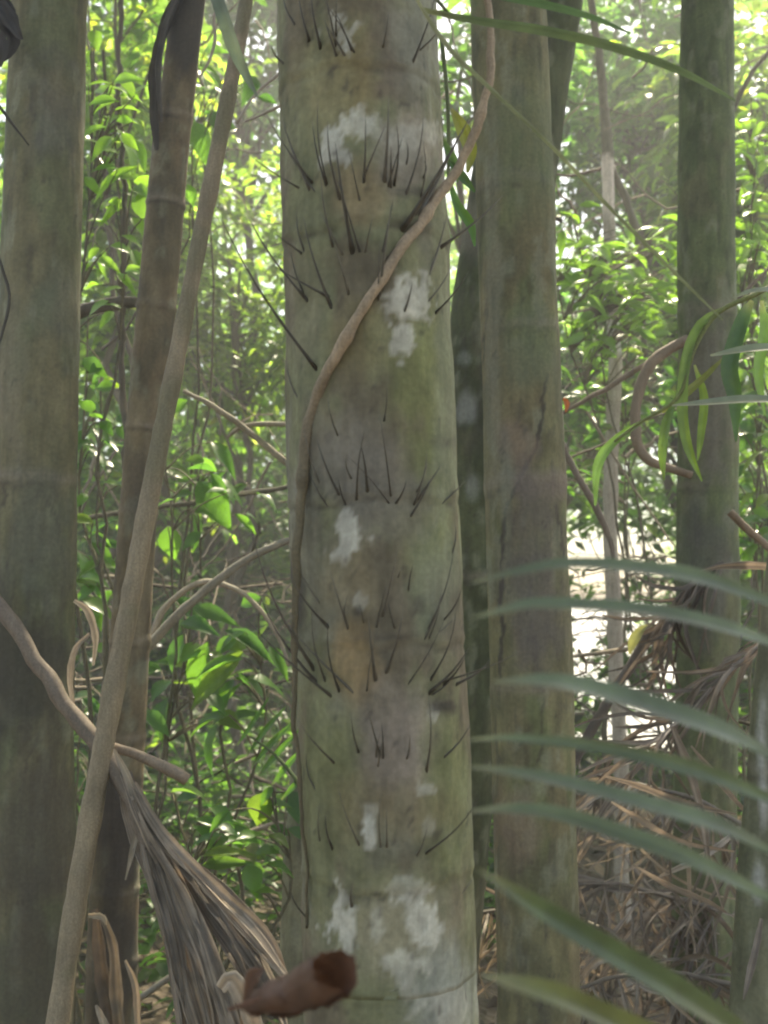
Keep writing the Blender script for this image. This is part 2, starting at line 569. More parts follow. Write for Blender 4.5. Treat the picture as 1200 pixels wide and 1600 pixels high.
SPINES = [(463, 45, 443, -15, 5), (481, 63, 466, -12, 5), (500, 77, 486, -14, 6), (527, 92, 506, 28, 5), (541, 90, 510, 40, 5), (446, 104, 424, 70, 5),
          (487, 306, 440, 183, 7), (512, 302, 488, 190, 5), (532, 316, 512, 190, 6), (551, 398, 524, 222, 8), (568, 290, 571, 178, 5), (601, 290, 607, 153, 7),
          (612, 296, 611, 228, 5), (636, 262, 635, 220, 4), (661, 282, 662, 250, 4), (628, 362, 738, 175, 9), (655, 338, 702, 245, 9), (645, 345, 690, 262, 8),
          (517, 482, 474, 338, 6), (592, 468, 611, 322, 6), (498, 584, 338, 325, 6), (667, 446, 698, 338, 6), (688, 389, 786, 305, 6), (478, 470, 384, 330, 5),
          (537, 789, 495, 686, 6), (517, 800, 484, 738, 5), (551, 752, 543, 708, 4), (574, 774, 563, 690, 6), (617, 790, 635, 748, 5), (650, 775, 668, 720, 4),
          (515, 985, 452, 898, 6), (546, 994, 515, 890, 5), (542, 982, 537, 946, 4), (569, 980, 560, 940, 4), (588, 1073, 576, 965, 8), (600, 1060, 629, 960, 7),
          (496, 1073, 398, 908, 6), (572, 1101, 440, 965, 6), (488, 1048, 392, 825, 6), (672, 1084, 734, 1010, 6), (710, 1073, 768, 1028, 6), (520, 1092, 370, 950, 5),
          (636, 1190, 640, 1145, 4), (548, 1420, 552, 1375, 6), (690, 1190, 735, 1132, 5), (500, 1250, 478, 1180, 4), (605, 1330, 604, 1260, 4),
          (640, 930, 646, 880, 4), (623, 905, 626, 890, 3), (480, 1440, 452, 1370, 4), (700, 1420, 740, 1370, 4), (668, 1010, 690, 930, 4), (705, 880, 712, 820, 4), (473, 640, 448, 560, 4), (650, 1345, 668, 1290, 4),
          (530, 690, 512, 620, 4), (600, 660, 604, 600, 3), (560, 1180, 548, 1110, 4)]
spine_rng = np.random.default_rng(4)
for band, cnt in ((85, 7), (300, 10), (400, 8), (475, 7), (790, 9), (985, 9), (1080, 8), (1195, 6), (1340, 5)):
    for _ in range(cnt):
        x0 = 592 - (950 - band) * .045 + spine_rng.uniform(-112, 112)
        y0 = band + spine_rng.normal(0, 14)
        off = (x0 - 590) / 120
        a = -math.pi / 2 + off * .5 + spine_rng.normal(0, .28)
        l = spine_rng.uniform(45, 150)
        SPINES.append((x0, y0, x0 + l * math.cos(a), y0 + l * math.sin(a), spine_rng.uniform(3, 5)))
for bx, by, tx, ty, w in SPINES:
    b, nrm = main_surface(bx, by)
    ln_px = math.hypot(tx - bx, ty - by)
    inside = abs(tx - (592 - (950 - ty) * .04)) < 118
    # tip: stands off the bark the more, the longer the spine
    ts, tn = main_surface(tx, ty)
    off = 0.010 + 0.00022 * ln_px
    if inside:
        tip = ts + tn * off
        r = ray(tx, ty); tip = CAM_LOC + r * ((tip - CAM_LOC) @ FW)
    else:
        r = ray(tx, ty); tip = CAM_LOC + r * ((b - CAM_LOC) @ FW + spine_rng.uniform(-.03, .05))
    t = np.linspace(0, 1, 7)[:, None]
    bow = nrm * (0.004 + .00004 * ln_px)
    path = (b - nrm * .004) * (1 - t) + tip * t + bow * (np.sin(t * math.pi)) + np.array([[spine_rng.normal(0, .0015), 0, 0]]) * np.sin(t * math.pi)
    r0 = size(bx, by, MAIN_D, w) * .33
    V, Q, T = tube_arr(path, r0 * np.array([1.9, 1.15, .95, .8, .62, .4, .1]), 7)
    g = spine_rng.uniform(.7, 1.3)
    me = make_mesh('spine', V, [Q, T], M_SPINE, np.array([(.080 * g, .070 * g, .052 * g)] * len(V)))
    part('spine', me, MAIN)

def gen_colour(seed, cols, rings=(), marks=(), hs=0.013, scale=9.0, ringcol=(.23, .20, .16), specks=.5, cracks=()):
    def f(q, ang, zz, px, py, front, rr):
        C = bark_base(q, ang, zz, seed, cols, scale)
        C = C * (.62 + .76 * fbm(q * np.array([38, 38, 24.0]), seed + 33, 4))[:, None] * np.array([1.0, 1.0, .78])
        C = mixc(C, np.array((.23, .24, .17)), sstep(.58, .70, fbm(q * np.array([30, 30, 18.0]), seed + 44, 5)) * .45)
        C = mixc(C, np.array((.07, .065, .05)), sstep(.60, .72, fbm(q * np.array([45, 45, 12.0]), seed + 55, 5)) * .5)
        for pl, cw, ca in cracks:
            dist = np.full(len(q), 1e9)
            wob = (fbm(q * 60, seed + 3, 3) - .5) * 14
            for (x0, y0), (x1, y1) in zip(pl[:-1], pl[1:]):
                tt = np.clip(((px - x0) * (x1 - x0) + (py - y0) * (y1 - y0)) / ((x1 - x0) ** 2 + (y1 - y0) ** 2), 0, 1)
                dist = np.minimum(dist, np.hypot(px + wob - x0 - tt * (x1 - x0), py - y0 - tt * (y1 - y0)))
            cr_m = (1 - sstep(cw * .4, cw, dist)) * front * ca
            C = mixc(C, np.array((.045, .04, .032)), cr_m)
        nz = fbm(q * np.array([24, 24, 16.0]), seed + 60, 4)
        h = (fbm(q * np.array([16, 16, 5.0]), seed + 70, 4) - .5) * hs + (fbm(q * np.array([80, 80, 30.0]), seed + 71, 3) - .5) * .0012
        rm = sstep(.38, .62, fbm(q * np.array([9, 9, 30.0]), seed + 21, 3))
        for (z0, w, a, tl) in rings:
            wob = (fbm(np.stack([np.cos(ang) * 1.5, np.sin(ang) * 1.5, zz * 0 + z0], 1), seed, 3) - .5) * tl
            g = np.exp(-((zz - z0 - wob) / w) ** 2)
            h = h + g * a
            C = mixc(C, np.array(ringcol), g * .5 * (.3 + .7 * rm))
            C = mixc(C, np.array(DARK), np.exp(-((zz - z0 - wob + 1.6 * w) / (w * .4)) ** 2) * .6 * rm)
        for x, y, rx, ry, c, a in marks:
            C = mixc(C, np.array(c), blob(px, py, x, y, rx, ry, nz, .5, .7) * a * front)
        sp = vnoise(q * 190, seed + 9) * vnoise(q * 50, seed + 8)
        C = mixc(C, np.array(DARK), sstep(.55, .7, sp) * specks)
        return h, C
    return f

def simple_palm(name, label, pxs, d, ztop, colour, seg=104, step=.009, crown=(9, 2.2), seed=3, mat=None):
    me, path, rad = trunk_mesh('trunk', pxs, d, ztop, colour, seg, step, mat=mat)
    root = thing(name, label, 'palm', path[0] + [0, 0, .08])
    part('trunk', me, root)
    if crown:
        palm_crown(root, path[-1], crown[0], crown[1], seed)
    return root, path, rad

def zof(py, d):
    return P(600, py, d)[2]

D2 = 2.25
simple_palm('palm_tree', 'smooth brown green palm trunk just right of the spiny palm', [(842, 1620, 130), (838, 1400, 130), (832, 1100, 128), (824, 850, 126), (815, 600, 124), (806, 350, 120), (797, 100, 117), (792, -20, 116)],
            D2, 6.2, gen_colour(101, [(.148, .138, .092), (.122, .138, .078), (.16, .135, .095), (.10, .098, .07)],
                                [(zof(300, D2), .012, .0015, .05), (zof(520, D2), .010, .0012, .03), (zof(755, D2), .014, .002, .06), (zof(1075, D2), .012, .001, .04)],
                                [(830, 220, 60, 110, (.125, .15, .08), .6), (820, 560, 50, 60, (.12, .14, .085), .6), (810, 690, 30, 30, (.21, .15, .12), .5), (850, 760, 40, 20, (.20, .16, .14), .6), (835, 900, 45, 130, (.115, .10, .09), .7),
                                 (790, 760, 10, 60, (.20, .21, .16), .6), (810, 1300, 40, 60, (.20, .145, .105), .6), (770, 500, 12, 300, (.19, .19, .14), .5)], cracks=[([(852, 590), (846, 660), (838, 700), (812, 745), (793, 790), (786, 850), (782, 960), (784, 1060)], 4, .9), ([(868, 790), (878, 830), (882, 880)], 3, .8), ([(830, 870), (828, 960), (833, 1010)], 2.5, .5), ([(850, 1080), (846, 1140), (842, 1190)], 2.5, .6), ([(760, 470), (757, 520), (752, 570)], 3, .7)]), seed=11)
D3 = 2.85
simple_palm('leaning_palm', 'dark mossy palm trunk leaning between the spiny palm and its right neighbour', [(672, 1620, 135), (700, 1300, 132), (728, 1000, 132), (752, 640, 132), (796, 320, 130), (846, 0, 126)],
            D3, 6.0, gen_colour(141, [(.085, .095, .062), (.07, .08, .05), (.11, .105, .08), (.06, .07, .045)],
                                [(zof(380, D3), .012, .002, .06), (zof(900, D3), .012, .002, .06)], [(730, 640, 14, 22, (.28, .29, .27), .6), (738, 760, 12, 20, (.25, .27, .24), .6), (725, 560, 10, 10, (.25, .27, .24), .5), (735, 350, 50, 50, (.17, .15, .12), .7)]), seed=12)
DL = 2.2
simple_palm('palm_tree', 'grey brown palm trunk at the left edge of the picture', [(45, 1620, 142), (48, 1400, 138), (48, 1150, 132), (52, 900, 128), (58, 650, 124), (66, 350, 118), (75, 100, 115), (79, -20, 114)],
            DL, 6.4, gen_colour(181, [(.135, .128, .092), (.112, .110, .078), (.15, .135, .098), (.115, .125, .085)],
                                [(zof(750, DL), .012, .002, .03)], [(60, 860, 52, 105, (.10, .105, .075), .8), (80, 180, 40, 80, (.115, .11, .095), .5), (90, 480, 40, 60, (.14, .15, .11), .5), (40, 1060, 75, 120, (.060, .055, .042), .85), (60, 1300, 70, 120, (.085, .073, .052), .8), (60, 1540, 70, 130, (.075, .066, .048), .8), (20, 600, 20, 120, (.19, .17, .12), .5)], cracks=[([(4, 790), (8, 758), (30, 750), (52, 754), (66, 772), (86, 806), (96, 850), (100, 900)], 3.5, .7), ([(20, 800), (22, 880), (18, 960)], 2.5, .4), ([(60, 1150), (40, 1190), (30, 1240)], 3, .5), ([(75, 960), (66, 1010), (70, 1080)], 3, .4)]), seed=13)  # dark low marks paint the shade under the stalk and near the ground
DR = 3.05
simple_palm('palm_tree', 'slim greenish grey palm trunk standing in the right of the picture', [(1096, 1620, 96), (1100, 1300, 96), (1105, 1000, 96), (1106, 700, 92), (1104, 400, 88), (1104, 150, 84), (1104, -20, 80)],
            DR, 6.6, gen_colour(221, [(.130, .155, .098), (.112, .138, .085), (.145, .145, .105), (.10, .122, .08)],
                                [(zof(490, DR), .014, .001, .04), (zof(760, DR), .012, .0012, .04)], [(1105, 620, 45, 120, (.16, .14, .115), .7), (1105, 900, 45, 120, (.11, .105, .10), .6)]), seed=14)
D4 = 2.45
rz = [(zof(y, D4), .007, .0035, .012) for y in (-150, 185, 318, 480, 668, 800, 1000, 1150, 1388, 1500)]
RINGED, rpath, rrad = simple_palm('ringed_palm', 'thin brown ringed palm stem leaning behind the long dry stalk', [(172, 1620, 80), (178, 1420, 76), (190, 1200, 68), (203, 1000, 62), (222, 720, 58), (250, 420, 60), (268, 220, 56), (284, 90, 52), (297, -20, 52)],
                     D4, 5.2, gen_colour(261, [(.155, .122, .092), (.13, .10, .078), (.175, .145, .115), (.10, .085, .068)], rz,
                                         [(300, 40, 45, 75, (.045, .040, .034), .95), (215, 760, 25, 60, (.07, .06, .05), .5), (180, 1290, 45, 90, (.055, .045, .038), .9), (180, 1500, 40, 90, (.06, .05, .04), .8)], hs=.004, ringcol=(.25, .21, .165)), seg=48, crown=(8, 1.6), seed=15)
D5 = 2.0
simple_palm('palm_tree', 'grey trunk with pale patches cut off by the lower right corner', [(1182, 1640, 92), (1196, 1400, 84), (1212, 1150, 78), (1240, 850, 76), (1275, 550, 74), (1315, 200, 72), (1345, -50, 70)],
            D5, 5.0, gen_colour(301, [(.13, .135, .105), (.105, .115, .085), (.16, .155, .13)], [(zof(1200, D5), .01, .001, .02)],
                                [(1190, 1160, 9, 60, (.36, .37, .34), .8), (1192, 1250, 8, 40, (.38, .38, .36), .8), (1185, 1380, 8, 25, (.36, .37, .34), .7)]), seg=48, seed=16)
D6 = 2.9
simple_palm('palm_tree', 'pale grey green trunk base half hidden at lower left of spiny palm', [(478, 1640, 78), (474, 1500, 76), (484, 1250, 66), (520, 800, 60), (555, 400, 56), (585, 0, 54)],
            D6, 5.5, gen_colour(341, [(.17, .165, .13), (.14, .15, .105), (.19, .18, .15)]), seg=40, crown=(8, 1.8), seed=17)

# ------------------------------------------------------------------ stems, vines, sticks
def stem_arr(pts, d, seg=10, n=None, noise=.0, seed=0, end=True):
    """pts (px,py,width_px[,depth])"""
    ctrl = []
    for q in pts:
        dd = q[3] if len(q) > 3 else d
        ctrl.append([*P(q[0], q[1], dd), size(q[0], q[1], dd, q[2]) / 2])
    ctrl = np.array(ctrl)
    L = np.linalg.norm(np.diff(ctrl[:, :3], axis=0), axis=1).sum()
    n = n or max(int(L / .02), 8)
    R = crom(ctrl, n)
    path, rad = R[:, :3].copy(), np.clip(R[:, 3], .0004, None)
    if noise:
        k = np.arange(n) * .45
        for ax in range(3):
            path[:, ax] += (fbm(np.stack([k, k * 0 + ax * 9, k * 0 + seed], 1), seed, 3) - .5) * noise
        rad = rad * (0.85 + .3 * fbm(np.stack([k * 1.7, k * 0, k * 0 + seed], 1), seed + 3, 3))
    return tube_arr(path, rad, seg), path, rad

def stem_mesh(name, pts, d, col, seg=10, noise=.004, seed=0, mat=None, col2=None):
    (V, Q, T), path, rad = stem_arr(pts, d, seg, None, noise, seed)
    n = fbm(V * 25, seed + 2, 3)
    C = np.asarray(col)[None] * (0.7 + .6 * n)[:, None]
    if col2 is not None:
        C = mixc(C, np.asarray(col2), sstep(.45, .6, fbm(V * 9, seed + 8, 3)))
    return make_mesh(name, V, [Q, T], mat or M_WOOD, C), path, rad

def stick(name, label, cat, pts, d, col, **k):
    me, path, rad = stem_mesh(name, pts, d, col, **k)
    o = link(name, me, label=label, cat=cat)
    return o, path

# liana across the spiny palm: follows the bark
def liana():
    px = [(760, -40, 11), (768, 40, 12), (765, 110, 13), (748, 185, 14), (715, 265, 15), (672, 325, 16), (628, 390, 16), (592, 450, 15), (548, 515, 15), (513, 580, 16), (488, 650, 17), (476, 720, 17), (468, 800, 15), (464, 880, 13), (460, 960, 11), (461, 1060, 9), (463, 1160, 7), (470, 1260, 6), (482, 1360, 5), (478, 1450, 4)]
    ctrl = []
    for x, y, w in px:
        r = size(x, y, MAIN_D, w) / 2
        cx = 592 - (950 - y) * .045
        if y > 640:
            p = P(x, y, MAIN_D - .082 + max(0, (y - 900)) * .00006)
        elif abs(x - cx) < 122:
            s, n = main_surface(x, y)
            p = s + n * r * .95
            q = ray(x, y); p = CAM_LOC + q * ((p - CAM_LOC) @ FW)
        else:
            p = P(x, y, MAIN_D - .005 if x < 600 else MAIN_D - .06 + (768 - x) * 0)
        ctrl.append([*p, r])
    R = crom(np.array(ctrl), 260)
    k = np.arange(260) * .16
    rad = R[:, 3] * (.78 + .40 * fbm(np.stack([k * 1.6, k * 0, k * 0], 1), 7, 4))
    for kn in (38, 71, 112, 149, 190, 223):
        rad = rad * (1 + .28 * np.exp(-((np.arange(260) - kn) / 2.2) ** 2))
    R[:, 0] += (fbm(np.stack([k * .9, k * 0, k * 0 + 3], 1), 9, 3) - .5) * .010
    V, Q, T = tube_arr(R[:, :3], rad, 10)
    t = np.concatenate([np.repeat(np.arange(260) / 259, 10), [0, 1]])
    C = mixc(np.broadcast_to(np.array([.27, .205, .135]), (len(V), 3)).copy(), np.array([.12, .10, .06]), sstep(.42, .62, t))
    C = C * (.7 + .6 * fbm(V * 40, 5, 3))[:, None]
    link('liana', make_mesh('liana', V, [Q, T], M_WOOD, C), label='tan liana winding diagonally across the spiny palm trunk', cat='vine')
liana()

# the long dry stalk leaning at the left
stalk, _ = stick('dry_frond_stalk', 'long straight tan dry stalk leaning before the ringed stem', 'stalk',
      [(84, 1640, 36, 1.80), (120, 1400, 35, 1.85), (170, 1120, 33, 1.9), (222, 840, 31, 1.95), (268, 600, 28, 2.0), (315, 360, 26, 2.05), (355, 160, 25, 2.1), (385, 0, 22, 2.15), (402, -110, 19, 2.2)], 1.9, (.23, .185, .12), seg=14, noise=.0015, seed=3, col2=(.16, .14, .085))

# pale thin sapling on the right
def sapling():
    D = 4.2
    pts = [(975, 1500, 24), (968, 1150, 24), (958, 900, 23), (954, 760, 23), (960, 640, 22), (958, 520, 20), (953, 420, 19), (951, 330, 20), (950, 255, 19), (944, 180, 15), (935, 90, 13), (924, 0, 12), (915, -80, 11)]
    ctrl = [[*P(x, y, D), size(x, y, D, w) / 2] for x, y, w in pts]
    c = extend(ctrl, 5.0)
    R = crom(c, 220)
    k = np.arange(220) * .12
    path = R[:, :3].copy()
    path[:, 0] += (fbm(np.stack([k, k * 0, k * 0], 1), 71, 3) - .5) * .02
    V, Q, T = tube_arr(path, R[:, 3] * (.85 + .3 * fbm(np.stack([k * 2, k * 0, k * 0], 1), 5, 3)), 16)
    px, py = to_px(V)
    nz = fbm(V * 30, 4, 3)
    C = np.broadcast_to(np.array([.17, .16, .12]), (len(V), 3)).copy()
    C = mixc(C, np.array([.66, .58, .52]), sstep(240, 252, py + (nz - .5) * 40) * (1 - sstep(300, 380, py)))
    C = mixc(C, np.array([.42, .37, .31]), sstep(330, 400, py) * .8)
    C = mixc(C, np.array([.58, .59, .55]), sstep(490, 510, py) * (1 - sstep(545, 560, py)) * .8)
    C = C * (.7 + .6 * fbm(V * 60, 8, 3))[:, None]
    root = thing('sapling', 'thin crooked sapling with a pale bleached band right of centre', 'sapling', path[0])
    part('trunk', make_mesh('trunk', V, [Q, T], M_BARK_FINE, C), root)
    me, _, _ = stem_mesh('branch', [(956, 262, 12), (972, 300, 12), (990, 345, 12), (1000, 400, 11), (1003, 470, 10), (1008, 560, 8)], D + .05, (.11, .105, .075), noise=.012, seed=4)
    part('branch', me, root)
    me, _, _ = stem_mesh('branch', [(948, 262, 6), (910, 270, 5), (880, 275, 4), (850, 268, 3)], D + .05, (.13, .10, .075), noise=.012, seed=6)
    part('branch', me, root)
    mb = MB()
    leafs(mb, path[-1] + rng.normal(0, .35, (260, 3)), .12, .05, rng, (.06, .13, .025))
    part('crown', mb.mesh('crown', M_LEAFMASS), root, kind='stuff')

# ------------------------------------------------------------------ leaves
def leaf_template(nst=5, fold=.16, droop=.12, tip=1.0, wave=0.0):
    """elliptic leaf: x 0..1, y -.5...5"""
    x = np.linspace(0, 1, nst)
    w = np.sin(np.pi * x ** (.78 * tip)) ** 1.15
    w[0] = .03; w[-1] = .01
    V, Q = [], []
    for i in range(nst):
        z0 = -droop * x[i] ** 2 + .04 * math.sin(x[i] * 3)
        wv = wave * math.sin(i * 2.1)
        V += [(x[i], -.5 * w[i], z0 + fold * .5 * w[i] * .4 + wv), (x[i], 0, z0), (x[i], .5 * w[i], z0 + fold * .5 * w[i] * .4 - wv)]
    for i in range(nst - 1):
        for j in (0, 1):
            Q.append((3 * i + j, 3 * i + 3 + j, 3 * i + 4 + j, 3 * i + 1 + j))
    return np.array(V), np.array(Q)

LT_NEAR = [leaf_template(7, .5, .18, 1, .012), leaf_template(7, .3, .32, .95, .018), leaf_template(7, .7, .08, 1.05, .01)]
LT_MID = [leaf_template(4, .4, .2), leaf_template(4, .3, .35)]
LT_FAR = [(np.array([(0, 0, 0), (.45, -.5, .03), (1, 0, -.1), (.45, .5, .03)]), np.array([(0, 1, 2, 3)]))]

def place_leaves(mb, base, D, Nn, L, W, tpl, C):
    """vectorised copies of a leaf template"""
    V, Q = tpl
    D = unit(D)
    S = unit(np.cross(Nn, D))
    Nn = np.cross(D, S)
    L = np.broadcast_to(L, (len(base),)); W = np.broadcast_to(W, (len(base),))
    X = base[:, None] + D[:, None] * (V[None, :, 0] * L[:, None])[..., None] + S[:, None] * (V[None, :, 1] * W[:, None])[..., None] + Nn[:, None] * (V[None, :, 2] * L[:, None])[..., None]
    k = len(V)
    F = (Q[None] + (np.arange(len(base)) * k)[:, None, None]).reshape(-1, Q.shape[1])
    Cc = np.repeat(np.broadcast_to(C, (len(base), 3)), k, axis=0)
    mb.add(X.reshape(-1, 3), F, None, Cc)

def tints(n, r, col, var=.35, yellow=.12):
    g = np.exp(r.normal(0, var, n))[:, None]
    C = np.asarray(col)[None] * g
    y = (r.random(n) < yellow * .5)[:, None]
    C = np.where(y, C * np.array([1.6, 1.15, .8]), C)
    d = (r.random(n) < .25)[:, None]
    C = np.where(d, C * np.array([.45, .55, .6]), C)
    return np.clip(C, .004, .45)

def leafs(mb, base, L, W, r, col, tpl=None, up=.8, down=.25, var=.35, yellow=.1):
    n = len(base)
    D = r.normal(0, 1, (n, 3)); D[:, 2] = D[:, 2] * .5 - down
    Nn = r.normal(0, .6, (n, 3)); Nn[:, 2] += up
    ls = L * r.uniform(.6, 1.25, n)
    tp = tpl or LT_MID
    idx = r.integers(0, len(tp), n)
    C = tints(n, r, col, var, yellow)
    for k in range(len(tp)):
        m = idx == k
        if m.any():
            place_leaves(mb, base[m], D[m], Nn[m], ls[m], ls[m] * W / L, tp[k], C[m])

def sprays(mb, tw, C0, D0, n, length, L, W, r, col, tpl=None, twig_r=.002, var=.3, yellow=.08, twigcol=(.12, .10, .07)):
    """twigs at C0 along D0, each with n alternate leaves"""
    M = len(C0)
    D0 = unit(D0)
    t = np.linspace(.12, 1, n)
    sag = np.array([0, 0, -1.0])
    base = C0[:, None] + D0[:, None] * (t * length)[None, :, None] + sag * (t ** 2 * length * .25)[None, :, None]
    side = unit(np.cross(D0, np.array([0, 0, 1.0]) + r.normal(0, .25, (M, 3))))
    sg = np.where(np.arange(n) % 2, 1, -1)
    D = D0[:, None] * .55 + side[:, None] * sg[None, :, None] * .8 + r.normal(0, .22, (M, n, 3)) + sag * .2
    D[:, -1] = D0 + sag * .3
    Nn = np.cross(np.cross(D0, [0, 0, 1.0]), D0)[:, None] + r.normal(0, .35, (M, n, 3)) + np.array([0, 0, .4])
    ls = (L * r.uniform(.65, 1.2, (M, n))).ravel()
    tp = tpl or LT_MID
    base, D, Nn = base.reshape(-1, 3), D.reshape(-1, 3), Nn.reshape(-1, 3)
    idx = r.integers(0, len(tp), len(base))
    C = tints(len(base), r, col, var, yellow)
    for k in range(len(tp)):
        m = idx == k
        if m.any():
            place_leaves(mb, base[m], D[m], Nn[m], ls[m], ls[m] * W / L, tp[k], C[m])
    if tw is not None:
        for i in range(M):
            tt = np.linspace(0, 1, 4)[:, None]
            path = C0[i] + D0[i] * tt * length + sag * tt ** 2 * length * .25
            V, Q, T = tube_arr(path, np.array([1, .8, .6, .3]) * twig_r, 3, cap=False)
            tw.add(V, Q, None, twigcol)

def ell_points(n, c, rad, r, hollow=.35):
    v = unit(r.normal(0, 1, (n, 3)))
    s = (hollow + (1 - hollow) * r.random(n) ** .6)[:, None]
    return np.asarray(c) + v * s * np.asarray(rad), v

sapling()

def bg_tree(name, label, foot, crowns, trunk_w, L, W, col, seed, bark=(.14, .12, .09), nper=8, spray=.35, limbs=7, tpl=None, group='background forest trees', lean=(0, 0), yellow=.1, var=.35, cat='tree'):
    """foot (px, d): trunk foot below that pixel column; crowns: (px,py,d,rx,ry,rz,n_sprays)"""
    r = np.random.default_rng(seed)
    px, d = foot
    x = P(px, 940, d)[0]
    gz = float(ground_z(np.array([x]), np.array([d]))[0])
    foot3 = np.array([x, d, gz - .05])
    root = thing(name, label, cat, foot3, group)
    cs = [(P(a, b, dd), np.array([rx, ry, rz]), n) for a, b, dd, rx, ry, rz, n in crowns]
    top = max((c[0] for c in cs), key=lambda c: c[2])
    wood, lv = MB(), MB()
    mid = (foot3 + top) / 2 + np.array([r.normal(0, .12), r.normal(0, .12), 0])
    tp = crom(np.array([foot3, foot3 * .6 + mid * .4 + np.array([lean[0], 0, 0]), mid, top]), 40)
    tp[:, 0] += (fbm(np.stack([np.arange(40) * .25, np.zeros(40), np.zeros(40)], 1), seed, 3) - .5) * .45 * np.sin(np.linspace(0, math.pi, 40))
    tr = np.linspace(trunk_w, trunk_w * .3, 40)
    V, Q, T = tube_arr(tp, tr, 9)
    wood.add(V, Q, T, np.asarray(bark) * (.7 + .6 * fbm(V * 12, seed, 3))[:, None])
    for c, rad, n in cs:
        for k in range(limbs):
            e, _ = ell_points(1, c, rad * .9, r)
            cand = tp[(tp[:, 2] < max(e[0][2], foot3[2] + .5)) & (tp[:, 2] > foot3[2] + .3)]
            s = cand[r.integers(max(0, len(cand) - 12), len(cand))] if len(cand) else tp[20]
            md = (s + e[0]) / 2 + r.normal(0, .1, 3) + np.array([0, 0, .1])
            p = crom(np.array([s, md, e[0]]), 12)
            V, Q, T = tube_arr(p, np.linspace(trunk_w * .38, .004, 12), 5)
            wood.add(V, Q, T, np.asarray(bark) * r.uniform(.7, 1.2))
        C0, v = ell_points(n, c, rad, r)
        # clump the sprays: pull part of them towards a few centres
        cc, _ = ell_points(max(4, n // 9), c, rad, r)
        near = cc[r.integers(0, len(cc), n)]
        C0 = np.where((r.random(n) < .65)[:, None], near + r.normal(0, .16, (n, 3)) * rad * .6, C0)
        D0 = v + r.normal(0, .5, (n, 3)); D0[:, 2] = D0[:, 2] * .5 + .05
        sprays(lv, wood, C0, D0, nper, spray, L * 1.25, W * 1.3, r, col, tpl, .0025, var, yellow, bark)
    part('trunk', wood.mesh('trunk', M_BARK_FINE), root)
    part('crown', lv.mesh('crown', M_LEAFMASS), root, kind='stuff')
    return root

G1, G2, G3, G4 = (.080, .160, .034), (.055, .125, .030), (.040, .095, .026), (.115, .190, .038)  # G4 paints sunlit brightness, G3 deep shade, into the leaf colour
bg_tree('background_tree', 'bright yellow green leafy tree behind left edge trunk gap', (150, 6.0), [(150, 120, 6.0, .75, .7, 1.0, 250), (170, 420, 6.3, .6, .6, .8, 170)], .04, .10, .045, G4, 201)
bg_tree('background_tree', 'mid green tree filling the gap left of the ringed stem', (215, 7.5), [(190, 200, 7.5, .9, .8, 1.2, 300), (190, 650, 7.2, .8, .7, .9, 180)], .05, .11, .05, G1, 202)
bg_tree('background_tree', 'sunlit fine leaved tree between dry stalk and spiny palm', (390, 6.5), [(375, 420, 6.5, .65, .6, .75, 190), (400, 560, 6.8, .6, .5, .5, 110)], .035, .085, .035, G4, 203, nper=10)
bg_tree('background_tree', 'dark shaded tree high between dry stalk and spiny palm', (350, 8.5), [(370, 60, 8.5, 1.0, .9, 1.1, 420)], .07, .12, .055, G3, 204, bark=(.10, .085, .065), limbs=16)
bg_tree('background_tree', 'dim green tree low behind the broad leaved plants at left', (300, 9.0), [(330, 780, 9.0, 1.1, .8, .9, 150), (300, 1050, 8.5, 1.0, .8, .7, 100)], .05, .12, .05, G2, 205, limbs=14)
bg_tree('background_tree', 'bright green leafy tree at the top right of centre', (1090, 8.0), [(960, 50, 8.0, 1.0, .9, .9, 400)], .05, .12, .055, (.08, .175, .04), 206)
bg_tree('background_tree', 'dark shaded twiggy tree behind the pale banded sapling', (1105, 7.5), [(990, 240, 7.6, .8, .7, .7, 300), (960, 540, 7.5, .8, .6, .5, 120)], .06, .10, .045, (.06, .135, .034), 207, limbs=22, bark=(.11, .095, .075))
bg_tree('background_tree', 'pale lime tree beside the right edge of the picture', (1190, 6.0), [(1190, 150, 6.0, .55, .6, .9, 240), (1195, 470, 6.0, .5, .6, .8, 180)], .04, .11, .048, (.10, .17, .04), 208)
bg_tree('background_tree', 'green shrubby tree low at the right edge behind dead fronds', (1185, 7.0), [(1195, 760, 7.0, .42, .6, .6, 100)], .04, .12, .05, G1, 209)
bg_tree('background_tree', 'soft green tree behind sapling below the bright shrub', (840, 8.5), [(930, 600, 8.5, .9, .8, .6, 150)], .05, .12, .05, (.05, .13, .03), 210, limbs=12)
bg_tree('background_tree', 'slim leafy tree behind the lower left dead frond', (340, 7.0), [(330, 1270, 7.0, .9, .6, .5, 90)], .03, .11, .045, G2, 211, limbs=10)
bg_tree('background_tree', 'leafy tree behind the gap between spiny palm and right neighbour', (720, 6.0), [(715, 150, 6.0, .5, .5, .8, 100)], .04, .12, .05, G2, 212)
bg_tree('background_tree', 'thin bare stemmed tree behind the ringed stem at left', (188, 4.6), [(195, -150, 4.6, .5, .5, .5, 60)], .022, .10, .045, G1, 213, bark=(.10, .085, .06))

bg_tree('background_tree', 'thin sparse sapling standing before the bright clearing', (985, 6.2), [(975, 880, 6.2, .35, .4, .35, 34), (925, 1010, 6.4, .3, .3, .3, 22), (1030, 1010, 6.3, .3, .3, .35, 22)], .016, .085, .036, G2, 214, limbs=9)
